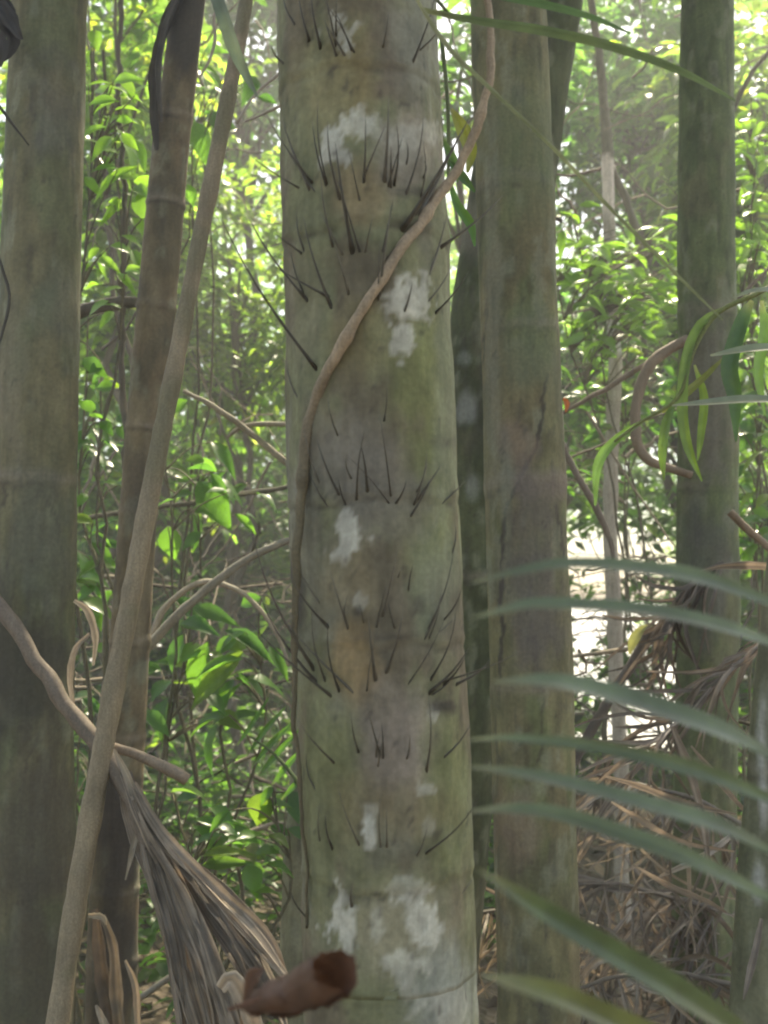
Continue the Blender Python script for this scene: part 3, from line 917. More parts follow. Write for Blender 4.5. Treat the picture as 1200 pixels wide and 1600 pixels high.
# the far wood: one mass
def far_wood():
    r = np.random.default_rng(77)
    lv = MB()
    n = 30000
    x = r.uniform(-11, 11, n); y = r.uniform(9.5, 19, n)
    z = ground_z(x, y) + r.uniform(0, 1, n) ** 1.15 * (4.5 + (y - 9.5) * .75)
    dens = fbm(np.stack([x * .5, y * .3, z * .5], 1), 5, 4)
    keep = dens > .40 + .06 * np.clip((z - 2.5) / 3, 0, 1)
    # the wood is open low down on the two sides, where the clearing shows
    op = (np.abs(x / y - .235) < .075) & (z < 2.3) & (z > -1.2)
    op2 = (np.abs(x / y + .27) < .05) & (z < 1.2) & (z > -.3)
    keep &= ~((op | op2) & (dens < .60))
    q, el = x / y, (z - 1.5) / y
    glade = lambda q, el: ((q > .14) & (q < .255) & (el > -.07) & (el < .085)) | ((q > .215) & (q < .325) & (el > -.15) & (el < -.05)) | ((q > .225) & (q < .28) & (el > .0) & (el < .10))
    core = glade(q, el)
    keep &= ~core
    C0 = np.stack([x, y, z], 1)[keep]
    # bushes along the edge of the clearing
    m = 9000
    x = r.uniform(-9, 9, m); y = r.uniform(9, 14, m); z = ground_z(x, y) + r.random(m) * 2.6
    el = (z - 1.5) / y
    dn = fbm(np.stack([x * .9, y * .5, z * .9], 1), 15, 4)
    k2 = (dn > .36) & ~((x / y > .17) & (x / y < .295) & (z > .2) & (dn < .58)) & ~glade(x / y, el)
    C0 = np.vstack([C0, np.stack([x, y, z], 1)[k2]])
    D0 = r.normal(0, 1, (len(C0), 3)); D0[:, 2] *= .4
    sprays(lv, None, C0, D0, 7, .5, .22, .10, r, (.075, .145, .034), LT_FAR, var=.4, yellow=.12)
    link('distant_woodland', lv.mesh('distant_woodland', M_LEAFMASS), kind='stuff', label='mass of green foliage far behind the trunks', cat='woodland')
far_wood()

# ------------------------------------------------------------------ leaves and fronds one by one
def leaf_matrix(base, tip, wdt, nrm):
    D = tip - base
    L = np.linalg.norm(D)
    D = D / L
    S = unit(np.cross(nrm, D)); Nn = np.cross(D, S)
    M = Matrix(((D[0] * L, S[0] * wdt, Nn[0] * L, base[0]), (D[1] * L, S[1] * wdt, Nn[1] * L, base[1]), (D[2] * L, S[2] * wdt, Nn[2] * L, base[2]), (0, 0, 0, 1)))
    return M

LEAF_ME = {}
def leaf_mesh(mat, k):
    key = (mat.name, k)
    if key not in LEAF_ME:
        V, Q = LT_NEAR[k]
        LEAF_ME[key] = make_mesh('leaf', V, Q, mat)
    return LEAF_ME[key]

def put_leaf(root, base, tip, wdt, nrm, mat, k=None):
    o = bpy.data.objects.new('leaf', leaf_mesh(mat, random.randrange(3) if k is None else k))
    COL.objects.link(o)
    o.parent = root
    M = leaf_matrix(np.asarray(base), np.asarray(tip), wdt, np.asarray(nrm))
    o.matrix_basis = Matrix.Translation(-Vector(root.location)) @ M
    return o

def broad_shrub(name, label, foot, d, leaves, mat, col=(.11, .10, .06), stem_w=.009, extra=(), seed=1, group='broad leaved understory plants', cat='shrub'):
    """leaves: (base px, base py, tip px, tip py, width px); extra: (px, py, rx, ry, n, length px, width px) scattered leaves"""
    r = np.random.default_rng(seed)
    x = P(foot[0], 940, d)[0]
    gz = float(ground_z(np.array([x]), np.array([d]))[0]) - .04
    f3 = np.array([x, d, gz])
    root = thing(name, label, cat, f3, group)
    L = list(leaves)
    for cx, cy, rx, ry, n, ln, wd in extra:
        for _ in range(n):
            bx, by = cx + r.normal(0, rx * .55), cy + r.normal(0, ry * .55)
            a = r.uniform(-.5, .9) if r.random() < .5 else math.pi - r.uniform(-.5, .9)
            l = ln * r.uniform(.6, 1.2)
            L.append((bx, by, bx + l * math.cos(a), by + l * math.sin(a), wd * r.uniform(.7, 1.15)))
    wood = MB()
    pts = []
    for bx, by, tx, ty, w in L:
        dd = d + r.normal(0, .10)
        b = P(bx, by, dd)
        t = P(tx, ty, dd + r.normal(0, .03) - .02)
        view = unit(CAM_LOC - b)
        nrm = unit(view * r.uniform(.25, .9) + np.array([0, 0, r.uniform(.35, 1.0)]) + r.normal(0, .25, 3))
        wd = size(bx, by, dd, w) * 1.05
        put_leaf(root, b, t, wd, nrm, mat)
        pts.append(b)
    pts = np.array(pts)
    # stems: three or four leaders, each leaf hangs on the nearest
    k = min(2, max(1, len(pts) // 8))
    tops = pts[np.argsort(pts[:, 2])[::-1][:max(k, 1) * 2:2]] if len(pts) > 2 else pts
    lead = []
    for tp in tops:
        p = crom(np.array([f3 + r.normal(0, .02, 3) * [1, 1, 0], f3 * .55 + tp * .45 + r.normal(0, .05, 3), tp]), 24)
        kk = np.arange(24) * .22
        for ax in (0, 1):
            p[:, ax] += (fbm(np.stack([kk, kk * 0 + ax * 5, kk * 0 + tp[0] * 7], 1), seed, 3) - .5) * .30 * np.sin(np.linspace(0, math.pi, 24))
        lead.append(p)
        V, Q, T = tube_arr(p, np.linspace(stem_w, stem_w * .3, 24), 6)
        wood.add(V, Q, T, np.asarray(col) * r.uniform(.8, 1.2))
    allp = np.vstack(lead)
    for b in pts:
        cand = allp[allp[:, 2] < b[2] + .02]
        if not len(cand):
            cand = allp
        s = cand[np.argmin(np.linalg.norm(cand - b - [0, 0, -.08], axis=1))]
        p = crom(np.array([s, (s + b) / 2 + [0, 0, .02], b]), 8)
        V, Q, T = tube_arr(p, np.linspace(stem_w * .35, .0016, 8), 4)
        wood.add(V, Q, T, np.asarray(col) * r.uniform(.8, 1.3))
    part('stem', wood.mesh('stem', M_BARK_FINE), root)
    return root

broad_shrub('broad_leaf_shrub', 'big leaved dark green plant left of the spiny palm lower half', (350,), 3.1,
    [(380, 1018, 296, 1108, 34), (343, 1007, 428, 992, 30), (340, 1128, 376, 1062, 40), (340, 1131, 312, 1216, 36), (352, 1131, 416, 1114, 22), (325, 1002, 303, 1096, 38), (380, 1030, 300, 1060, 24),
     (262, 1090, 250, 1162, 42), (290, 990, 262, 1058, 32), (300, 950, 372, 968, 26), (268, 935, 330, 976, 30), (350, 985, 430, 1035, 26), (366, 1060, 340, 1120, 26), (420, 1010, 452, 1060, 22)], M_LEAF_BROAD, seed=3,
    extra=[(330, 1060, 70, 90, 26, 62, 26)])
broad_shrub('broad_leaf_shrub', 'low plant with yellowish drooping leaves above the collapsed dead frond', (380,), 2.7,
    [(268, 1238, 322, 1236, 24), (330, 1262, 370, 1290, 26), (415, 1238, 398, 1292, 42), (450, 1235, 470, 1285, 34), (384, 1352, 408, 1398, 36), (316, 1338, 394, 1322, 18), (315, 1352, 392, 1346, 20), (416, 1350, 462, 1370, 22), (420, 1292, 455, 1305, 18), (300, 1290, 340, 1330, 22)], M_LEAF_BROAD, seed=4,
    extra=[(370, 1300, 70, 70, 20, 48, 20)])
broad_shrub('broad_leaf_shrub', 'plant with large single leaves beside dry stalk at mid height', (330,), 3.3,
    [(308, 752, 362, 828, 46), (330, 746, 388, 776, 22), (262, 822, 272, 876, 36), (255, 730, 305, 745, 26), (330, 690, 372, 735, 24), (300, 800, 318, 860, 26), (400, 770, 440, 790, 20), (260, 640, 295, 625, 20)], M_LEAF_BROAD, seed=5,
    extra=[(350, 770, 70, 70, 16, 44, 20)])
broad_shrub('broad_leaf_shrub', 'plant with long upright leaves between left trunk and ringed stem', (150,), 3.2,
    [(120, 860, 170, 938, 32), (140, 650, 182, 660, 30), (138, 846, 176, 804, 18), (130, 560, 165, 585, 24), (150, 590, 188, 605, 20), (128, 930, 160, 985, 26), (135, 700, 170, 730, 22)], M_LEAF_BROAD, seed=6,
    extra=[(155, 640, 40, 120, 26, 38, 20), (150, 880, 35, 80, 18, 48, 22)])
broad_shrub('broad_leaf_shrub', 'plant with one round yellow leaf touching the ringed stem', (205,), 2.9,
    [(222, 342, 226, 292, 34), (204, 340, 234, 374, 20), (216, 260, 142, 312, 18), (182, 308, 156, 354, 13), (180, 198, 226, 262, 36), (200, 215, 232, 265, 26), (147, 46, 152, 78, 22), (142, 76, 139, 106, 16), (205, 390, 228, 440, 26), (165, 390, 155, 440, 24), (210, 150, 238, 120, 20), (175, 175, 215, 160, 22)], M_LEAF_LIME, seed=7,
    extra=[(185, 220, 45, 120, 34, 40, 18), (170, 420, 40, 60, 16, 40, 18)])
broad_shrub('broad_leaf_shrub', 'green leaves hanging between the dry stalk and spiny palm top', (345,), 3.4,
    [(312, 104, 352, 148, 32), (292, 288, 303, 324, 20), (330, 175, 352, 215, 30), (300, 190, 325, 250, 34), (400, 120, 380, 160, 24)], M_LEAF_BROAD, seed=8,
    extra=[(345, 150, 50, 60, 12, 36, 20)])
broad_shrub('lime_shrub', 'bright lime leafed shrub round the pale sapling right of centre', (1085,), 3.9,
    [(956, 390, 998, 386, 13), (1061, 347, 1032, 337, 15), (1062, 356, 1017, 368, 16), (905, 350, 880, 320, 18), (880, 360, 875, 400, 14), (900, 380, 935, 375, 16), (930, 385, 960, 410, 20), (985, 420, 1010, 440, 22), (1020, 400, 1050, 420, 20), (905, 322, 940, 316, 12), (1045, 390, 1062, 420, 18)], M_LEAF_LIME, seed=9,
    extra=[(930, 420, 55, 50, 60, 40, 15), (1010, 470, 45, 60, 60, 38, 14), (920, 520, 40, 50, 34, 36, 14), (1040, 400, 25, 40, 18, 40, 15)])
broad_shrub('lime_shrub', 'pale lime leafed shrub by the right edge behind slim trunk', (1185,), 3.8,
    [(1150, 375, 1195, 368, 18), (1155, 420, 1200, 440, 22), (1150, 190, 1180, 180, 18), (1160, 330, 1200, 320, 18)], M_LEAF_LIME, seed=10,
    extra=[(1178, 380, 28, 60, 40, 42, 17), (1180, 230, 25, 70, 34, 40, 16), (1180, 530, 25, 60, 30, 40, 16)])
broad_shrub('broad_leaf_shrub', 'shaded green plant under the lime shrub right of centre', (930,), 4.3,
    [], M_LEAF_BROAD, seed=11, extra=[(920, 600, 50, 60, 50, 36, 15), (1010, 620, 45, 70, 46, 36, 14), (900, 720, 35, 40, 20, 34, 13)])
broad_shrub('broad_leaf_shrub', 'green plant at the right edge under the drooping palm leaflets', (1180,), 3.6,
    [], M_LEAF_BROAD, seed=12, extra=[(1178, 660, 25, 50, 22, 42, 18), (1180, 800, 22, 60, 24, 40, 17)])
broad_shrub('broad_leaf_shrub', 'leafy plant low behind left trunk and dead frond stub', (150,), 3.4,
    [], M_LEAF_BROAD, seed=13, extra=[(140, 1200, 30, 110, 26, 40, 18), (250, 1350, 35, 90, 22, 40, 18)])

def blade_arr(path, wid, nrm, fold=.25, n=18, m=5, pleat=.0, seed=0, ragged=0.0):
    """leaflet: keeled strip along a curve, m points across, optional pleats; path ctrl (k,3), wid ctrl (k)"""
    c = crom(np.column_stack([path, wid]), n)
    p, w = c[:, :3], np.clip(c[:, 3], .0006, None)
    T = unit(np.gradient(p, axis=0))
    nr = np.broadcast_to(np.asarray(nrm, float), p.shape)
    S = unit(np.cross(T, nr)); N = np.cross(S, T)
    v = np.linspace(-1, 1, m)
    rr = np.random.default_rng(seed + 5)
    pl = rr.normal(0, 1, m) * pleat + pleat * 1.2 * np.where(np.arange(m) % 2, 1, -1)
    off = np.abs(v) * fold + pl
    ed = 1 + ragged * (fbm(np.stack([np.arange(n) * .5, np.zeros(n), np.full(n, seed * 1.7)], 1), seed, 3) - .5)
    tw = np.linspace(rr.normal(0, .12), rr.normal(0, .25), n)
    S2 = S * np.cos(tw)[:, None] + N * np.sin(tw)[:, None]
    N2 = N * np.cos(tw)[:, None] - S * np.sin(tw)[:, None]
    V = p[:, None] + S2[:, None] * (v[None] * (w * ed)[:, None] / 2)[..., None] + N2[:, None] * (off[None] * w[:, None])[..., None]
    i, j = np.meshgrid(np.arange(n - 1), np.arange(m - 1), indexing='ij'); i, j = i.ravel(), j.ravel()
    Q = np.stack([i * m + j, (i + 1) * m + j, (i + 1) * m + j + 1, i * m + j + 1], 1)
    return V.reshape(-1, 3), Q

def leaflet(root, pts, d, col, mat, roll=0.0, fold=.2, n=18, name='leaflet', seed=0, var=.25, m=None, pleat=None, ragged=None):
    """pts (px,py,width_px[,depth])"""
    c, w = [], []
    for q in pts:
        dd = q[3] if len(q) > 3 else d
        c.append(P(q[0], q[1], dd)); w.append(size(q[0], q[1], dd, q[2]))
    c = np.array(c)
    mid = c.mean(0)
    view = unit(CAM_LOC - mid)
    t = unit(c[-1] - c[0])
    side = unit(np.cross(t, view))
    nrm = view * math.cos(roll) + side * math.sin(roll)
    dry = mat is M_DRY
    m = m or (5 if not dry else 7)
    V, Q = blade_arr(c, np.array(w) * .78 / max(math.cos(roll), .55), nrm, fold, n, m, (.045 if dry else .012) if pleat is None else pleat, seed, (.8 if dry else .12) if ragged is None else ragged)
    g = .7 + .6 * fbm(V * 18, seed, 3)
    strand = np.tile(np.random.default_rng(seed).uniform(.6 if dry else .9, 1.35 if dry else 1.08, m), len(V) // m)
    C = np.asarray(col)[None] * (g * strand)[:, None]
    if not dry:   # leaf ends dry out and pale
        u = np.repeat(np.linspace(0, 1, len(V) // m), m)
        C = mixc(C, np.array((.17, .17, .12)), (1 - sstep(0, .14, u)) * .6)
    return part(name, make_mesh(name, V, Q, mat, C), root)

# the near green frond on the right
FG = (.070, .098, .072)
fr = thing('palm_frond', 'near green palm frond with long arching leaflets at lower right', 'palm frond', P(1225, 1700, .68))
stem = [(1232, 800, 12), (1228, 950, 14), (1222, 1100, 15), (1216, 1250, 16), (1222, 1420, 17), (1216, 1560, 18), (1228, 1720, 20)]
me, _, _ = stem_mesh('rachis', stem, .684, (.12, .13, .07), noise=.0, seed=2)
part('rachis', me, fr)
NEAR = [[(736, 912, 3, 0.619), (800, 895, 14, 0.619), (888, 881, 22, 0.626), (1000, 888, 28, 0.641), (1100, 905, 30, 0.655), (1228, 950, 16, 0.684)],
        [(738, 966, 3, 0.605), (790, 953, 16, 0.605), (850, 944, 24, 0.612), (1000, 953, 30, 0.626), (1120, 977, 30, 0.648), (1224, 1012, 16, 0.684)],
        [(770, 1066, 4, 0.590), (850, 1064, 26, 0.598), (920, 1076, 34, 0.612), (1000, 1098, 40, 0.626), (1120, 1140, 38, 0.648), (1222, 1190, 18, 0.684)],
        [(732, 1156, 3, 0.634), (800, 1153, 14, 0.634), (920, 1165, 24, 0.641), (1040, 1190, 30, 0.648), (1120, 1214, 30, 0.662), (1220, 1256, 16, 0.684)],
        [(730, 1198, 3, 0.598), (790, 1205, 16, 0.598), (880, 1222, 26, 0.612), (1000, 1254, 32, 0.626), (1120, 1290, 34, 0.648), (1216, 1338, 16, 0.684)],
        [(736, 1268, 4, 0.619), (800, 1264, 20, 0.619), (870, 1272, 30, 0.626), (960, 1300, 36, 0.634), (1080, 1344, 38, 0.648), (1216, 1412, 18, 0.684)],
        [(746, 1358, 3, 0.562), (800, 1392, 24, 0.562), (860, 1430, 40, 0.576), (960, 1490, 50, 0.590), (1080, 1562, 52, 0.619), (1222, 1660, 24, 0.684)],
        [(752, 1524, 3, 0.576), (810, 1538, 30, 0.576), (880, 1560, 44, 0.590), (980, 1606, 50, 0.619), (1080, 1650, 44, 0.648), (1226, 1720, 20, 0.684)]]
for i, l in enumerate(NEAR):
    col = np.array(FG) * (1, 1, 1) if i < 6 else np.array([.050, .075, .042]) if i == 6 else np.array([.075, .088, .036])
    leaflet(fr, l, .65, col, M_FROND, roll=(-.5, -.35, -.55, -.3, -.4, -.3, -.2, -.4)[i], seed=i, n=26)

# the frond crossing the top right
f2 = thing('palm_frond', 'dark green palm frond blades crossing the trunks at top right', 'palm frond', P(560, -420, 1.15))
me, _, _ = stem_mesh('rachis', [(520, -420, 14, 1.2), (600, -200, 12, 1.18), (640, -60, 10, 1.17), (700, 20, 5, 1.16)], 1.15, (.10, .12, .06), noise=0, seed=3)
part('rachis', me, f2)
leaflet(f2, [(660, 14, 10), (740, 30, 16), (850, 46, 20), (960, 72, 18), (1060, 108, 14), (1120, 140, 8), (1150, 158, 3)], 1.16, (.06, .085, .062), M_FROND, roll=.5, seed=41, n=24)
leaflet(f2, [(640, -20, 6), (700, 70, 12), (770, 140, 9), (860, 225, 9), (960, 330, 9), (1060, 430, 8), (1130, 500, 3)], 1.12, (.09, .105, .09), M_FROND, roll=.8, seed=42, n=24)
leaflet(f2, [(660, -30, 8), (760, -12, 14), (860, 8, 14), (930, 28, 10), (985, 52, 3)], 1.15, (.05, .09, .06), M_FROND, roll=.6, seed=43)
f3 = thing('palm_frond', 'blue green leaflet hanging over dry stalk at top left', 'palm frond', P(330, -60, 1.3))
leaflet(f3, [(322, -60, 20), (345, 10, 28), (365, 70, 28), (385, 115, 20), (402, 150, 4)], 1.3, (.09, .12, .10), M_FROND, roll=.3, seed=44)
me, _, _ = stem_mesh('rachis', [(260, -200, 10), (322, -60, 9)], 1.3, (.10, .12, .06), noise=0)
part('rachis', me, f3)

# small frond drooping before the slim right trunk
f4 = thing('palm_frond', 'yellow green palm frond drooping before the slim right trunk', 'palm frond', P(1240, 440, 1.9))
me, _, _ = stem_mesh('rachis', [(1260, 420, 9), (1180, 460, 8), (1120, 490, 8), (1085, 545, 7), (1060, 620, 6), (1000, 660, 5), (960, 690, 4)], 1.9, (.13, .15, .05), noise=0, seed=5)
part('rachis', me, f4)
YG, DG = (.095, .155, .03), (.045, .095, .03)
for i, (l, c) in enumerate([([(1140, 478, 8), (1095, 505, 20), (1072, 560, 24), (1066, 640, 26), (1075, 700, 22), (1097, 752, 4)], YG),
             ([(1175, 470, 10), (1160, 500, 34), (1140, 570, 40), (1148, 620, 34), (1150, 690, 5)], DG),
             ([(1060, 615, 6), (1042, 660, 22), (1036, 710, 22), (1038, 750, 4)], (.08, .14, .035)),
             ([(1010, 655, 6), (965, 685, 20), (935, 725, 24), (930, 790, 6)], (.06, .12, .035)),
             ([(1130, 560, 6), (1100, 590, 16), (1060, 625, 20), (1035, 645, 5)], (.12, .14, .03)),
             ([(1190, 470, 8), (1195, 520, 26), (1185, 580, 24), (1195, 650, 5)], DG),
             ([(1085, 570, 6), (1100, 620, 20), (1095, 680, 18), (1090, 720, 4)], YG)]):
    leaflet(f4, [(a, b, w * .8) for a, b, w in l], 1.9 + .02 * i, c, M_FROND, roll=.2, seed=50 + i)
f5 = thing('palm_frond', 'pale shiny narrow blades reaching in from the right edge', 'palm frond', P(1300, 640, 1.4))
me, _, _ = stem_mesh('rachis', [(1300, 420, 9), (1285, 520, 9), (1290, 660, 9)], 1.4, (.12, .13, .07), noise=0)
part('rachis', me, f5)
for i, l in enumerate([[(1050, 634, 3), (1110, 630, 12), (1180, 626, 16), (1288, 630, 8)], [(1110, 556, 3), (1160, 548, 12), (1210, 545, 14), (1286, 555, 7)], [(1145, 466, 3), (1190, 455, 12), (1292, 460, 8)]]):
    leaflet(f5, l, 1.4, (.12, .15, .12), M_FROND, roll=-1.0, seed=60 + i)
# thin fronds seen behind: leaflets at the right of the spiny palm top and the feather plant at left
f6 = thing('palm_frond', 'green leaflets hanging in the slot right of the spiny palm', 'palm frond', P(715, 150, 2.0))
for i, (l, c) in enumerate([([(705, 170, 6), (722, 200, 26), (735, 235, 26), (730, 270, 5)], (.14, .15, .03)), ([(700, 250, 6), (722, 275, 18), (742, 300, 5)], DG), ([(703, 285, 6), (715, 320, 16), (735, 350, 18), (742, 385, 4)], (.05, .12, .025)), ([(690, 215, 5), (708, 250, 18), (715, 285, 4)], (.06, .12, .03))]):
    leaflet(f6, l, 1.75, c, M_FROND, seed=70 + i)
me, _, _ = stem_mesh('rachis', [(690, 60, 7), (700, 170, 6), (700, 300, 4)], 1.76, (.10, .12, .05), noise=0)
part('rachis', me, f6)
f7 = thing('palm_seedling', 'small feathery palm seedling left of the spiny palm low down', 'palm', P(470, 1260, 2.4))
me, _, _ = stem_mesh('rachis', [(520, 1320, 8), (470, 1230, 7), (430, 1180, 5), (390, 1150, 3)], 2.4, (.08, .11, .04), noise=0)
part('rachis', me, f7)
for i, l in enumerate([[(395, 1196, 4), (425, 1160, 12), (462, 1124, 3)], [(404, 1212, 4), (435, 1175, 13), (468, 1140, 3)], [(425, 1226, 4), (450, 1195, 13), (474, 1168, 3)], [(388, 1178, 4), (415, 1140, 11), (446, 1105, 3)], [(440, 1250, 4), (462, 1225, 12), (490, 1200, 3)], [(370, 1165, 3), (395, 1130, 10), (420, 1090, 3)]]):
    leaflet(f7, l, 2.4, (.05, .125, .025), M_FROND, seed=80 + i)

# ------------------------------------------------------------------ dead fronds and sticks
TAN, DRY, DKB = (.25, .215, .16), (.165, .14, .11), (.075, .062, .05)
df = thing('dead_palm_frond', 'collapsed grey brown dead frond fanning out at lower left', 'dead frond', P(330, 1700, 1.75))
me, _, _ = stem_mesh('stalk', [(-60, 900, 26, 2.0), (5, 955, 26, 1.98), (55, 1030, 24, 1.95), (118, 1120, 26, 1.93), (172, 1190, 26, 1.9), (212, 1265, 28, 1.87), (235, 1325, 24, 1.85)], 1.9, (.15, .12, .09), noise=.012, seed=8, seg=12)
part('stalk', me, df)
FAN = [[(190, 1200, 10), (215, 1290, 36), (262, 1420, 44), (300, 1540, 52), (330, 1640, 48)], [(195, 1205, 10), (228, 1290, 34), (285, 1400, 40), (325, 1500, 46), (368, 1640, 60)],
       [(200, 1210, 10), (240, 1290, 24), (310, 1380, 34), (370, 1460, 40), (420, 1540, 30), (450, 1600, 10)], [(205, 1220, 10), (250, 1300, 22), (330, 1385, 30), (400, 1455, 34), (448, 1508, 12)],
       [(210, 1230, 8), (258, 1320, 24), (330, 1425, 36), (380, 1500, 40), (408, 1570, 20)], [(200, 1230, 10), (245, 1330, 34), (290, 1450, 40), (350, 1560, 44), (380, 1660, 40)],
       [(240, 1290, 8), (300, 1350, 16), (360, 1400, 18), (420, 1465, 14), (440, 1500, 4)], [(205, 1250, 8), (240, 1370, 22), (272, 1480, 26), (290, 1600, 20)]]
for i, l in enumerate(FAN):
    for h in range(3):
        rr = np.random.default_rng(i * 3 + h)
        sh = (h - 1) * .33 + rr.normal(0, .08)
        leaflet(df, [(a + sh * w * .9 + rr.normal(0, 2), b + rr.normal(0, 2) + (30 * rr.random() - 40 * (h == 1) * .3 if k == len(l) - 1 else 0), w * .42 + 3, 1.90 - .03 * k - .012 * (i % 4) + rr.normal(0, .008)) for k, (a, b, w) in enumerate(l)], 1.85,
                np.array((.235, .19, .14)) * (1.0, 1.2, .8, 1.15, .7, 1.05, 1.25, .85)[i] * rr.uniform(.75, 1.25), M_DRY, roll=rr.uniform(-.6, .6), fold=.30, n=30, seed=900 + i * 3 + h, m=9, pleat=.06)
leaflet(df, [(178, 1170, 6), (205, 1225, 14), (216, 1280, 14), (207, 1330, 10), (196, 1375, 4)], 1.86, TAN, M_DRY, roll=.3, seed=99)
leaflet(df, [(345, 1545, 20, 1.6), (362, 1530, 30, 1.6), (385, 1570, 34, 1.6), (410, 1640, 30, 1.6)], 1.6, (.30, .25, .19), M_DRY, roll=.2, seed=100)
stick('broken_branch', 'short broken tan branch sticking out right of the dry stalk', 'branch', [(168, 1165, 14), (215, 1180, 15), (262, 1200, 18), (292, 1218, 19)], 1.95, (.23, .18, .13), noise=.004, seed=12)
stick('dry_twig', 'pale arching dry strip behind ringed stem at mid left', 'twig', [(232, 1005, 12), (255, 955, 11), (290, 922, 10), (330, 908, 9), (385, 932, 8), (430, 985, 7), (452, 1040, 6)], 2.75, (.30, .26, .19), noise=.006, seed=13)
stick('straight_branch', 'straight pale grey branch rising right behind the ringed stem', 'branch', [(225, 1015, 16), (290, 950, 15), (370, 885, 13), (440, 848, 11), (500, 825, 9)], 2.6, (.22, .20, .15), noise=.008, seed=14)
stick('forked_branch', 'thin pale forked branch crossing behind the spiny palm at left', 'branch', [(285, 610, 6), (340, 640, 9), (395, 680, 10), (450, 726, 11), (520, 790, 11)], 3.0, (.22, .19, .13), noise=.01, seed=15)
stick('thin_branch', 'thin pale level branch meeting spiny palm left edge', 'branch', [(355, 685, 5), (375, 668, 7), (410, 662, 8), (470, 664, 8)], 3.02, (.24, .21, .15), noise=.006, seed=16)
stick('thin_branch', 'dark thin branch running level behind ringed stem and spiny palm', 'branch', [(110, 815, 8), (190, 800, 8), (300, 785, 8), (400, 770, 8), (470, 755, 7)], 3.5, (.10, .09, .06), noise=.012, seed=17)
stick('mossy_branch', 'thick dark branch joining the left trunk to the ringed stem', 'branch', [(90, 500, 22), (140, 482, 22), (190, 474, 19), (230, 470, 15)], 3.0, (.09, .075, .055), noise=.012, seed=18)
stick('hanging_vine', 'thin dark vine hanging left of the ringed stem', 'vine', [(192, -40, 8), (186, 120, 8), (195, 330, 9), (190, 520, 10), (196, 700, 10), (188, 900, 9)], 3.0, (.10, .085, .06), noise=.02, seed=19)
ds = thing('dead_sheath', 'dark drooping dead leaf sheath beside ringed stem top', 'dead leaf', P(250, 240, 2.42))
leaflet(ds, [(292, -20, 14), (268, 25, 26), (250, 80, 26), (243, 150, 24), (246, 235, 8)], 2.40, (.045, .04, .033), M_DRY, roll=.2, fold=.5, seed=110)
leaflet(ds, [(282, -10, 8), (262, 40, 12), (252, 110, 14), (254, 190, 5)], 2.38, (.09, .08, .065), M_DRY, roll=.8, fold=.4, seed=111)
cs = thing('dry_curl', 'two pale curled dry strips beside the left trunk', 'dead leaf', P(130, 1100, 2.1))
leaflet(cs, [(116, 938, 8), (138, 955, 13), (150, 995, 14), (146, 1040, 5)], 2.05, (.33, .29, .22), M_DRY, roll=.4, seed=112)
leaflet(cs, [(140, 990, 6), (118, 1015, 12), (110, 1060, 12), (116, 1110, 5)], 2.05, (.30, .26, .20), M_DRY, roll=.4, seed=113)
sw = thing('dead_sheath', 'dark rotten sheath wrapped at the foot of ringed stem', 'dead leaf', P(180, 1640, 2.3))
for i, l in enumerate([[(150, 1420, 14), (158, 1500, 26), (168, 1580, 26), (172, 1650, 20)], [(160, 1430, 10), (178, 1480, 20), (184, 1560, 24), (192, 1640, 20)], [(196, 1500, 6), (212, 1540, 14), (215, 1600, 14), (218, 1650, 10)], [(150, 1570, 6), (160, 1590, 16), (176, 1630, 16), (184, 1670, 8)], [(138, 1430, 8), (160, 1432, 12), (166, 1445, 4)]]):
    leaflet(sw, l, 2.28 - .012 * i, [(.12, .095, .07), (.17, .14, .10), (.22, .18, .13), (.36, .31, .24), (.33, .28, .2)][i], M_DRY, roll=.3, fold=.35, seed=114 + i)

# curled brown leaf close to the camera
def curled_leaf():
    root = thing('curled_leaf', 'curled brown dry leaf close in front of spiny palm foot', 'dead leaf', P(470, 1560, .74))
    D = .74
    k = size(470, 1540, D, 1)
    n, m = 30, 40
    u = np.linspace(0, 1, n); v = np.linspace(0, 1, m)
    ax = crom(np.array([P(376, 1574, D + .05), P(425, 1560, D + .035), P(478, 1542, D + .005), P(522, 1518, D - .035)]), n)
    T, N, B = frames(ax)
    R = k * np.interp(u, [0, .08, .3, .6, .85, 1], [3, 16, 30, 35, 37, 38])
    V = []
    for i in range(n):
        for x in v:
            a = x * (1.12 * 2 * math.pi) * np.interp(u[i], [0, .4, 1], [.75, .95, 1.0]) + 1.2
            rr = R[i] * (1 - .16 * x + .05 * math.sin(7 * u[i] + 4 * a) + .03 * math.sin(13 * a))
            sh = T[i] * k * (11 * math.sin(a + .8) + 5 * math.sin(3 * a) + 3 * math.sin(7 * a)) * u[i]
            V.append(ax[i] + (N[i] * math.cos(a) + B[i] * math.sin(a)) * rr + sh)
    V = np.array(V)
    i, j = np.meshgrid(np.arange(n - 1), np.arange(m - 1), indexing='ij'); i, j = i.ravel(), j.ravel()
    Q = np.stack([i * m + j, (i + 1) * m + j, (i + 1) * m + j + 1, i * m + j + 1], 1)
    V = V + (fbm(V * 60, 14, 4) - .5)[:, None] * np.array([.006, -.020, .022])
    C = np.array([.095, .050, .031])[None] * (.35 + 1.3 * fbm(V * 75, 4, 5))[:, None]
    part('blade', make_mesh('blade', V, Q, M_DRY, C), root)
    leaflet(root, [(380, 1574, 4), (388, 1545, 20), (396, 1524, 26), (412, 1514, 8)], .78, (.11, .058, .034), M_DRY, roll=.2, seed=5, name='flap')
    me, _, _ = stem_mesh('stalk', [(356, 1578, 5), (390, 1566, 7), (430, 1552, 6)], .77, (.12, .06, .035), noise=0)
    part('stalk', me, root)
curled_leaf()

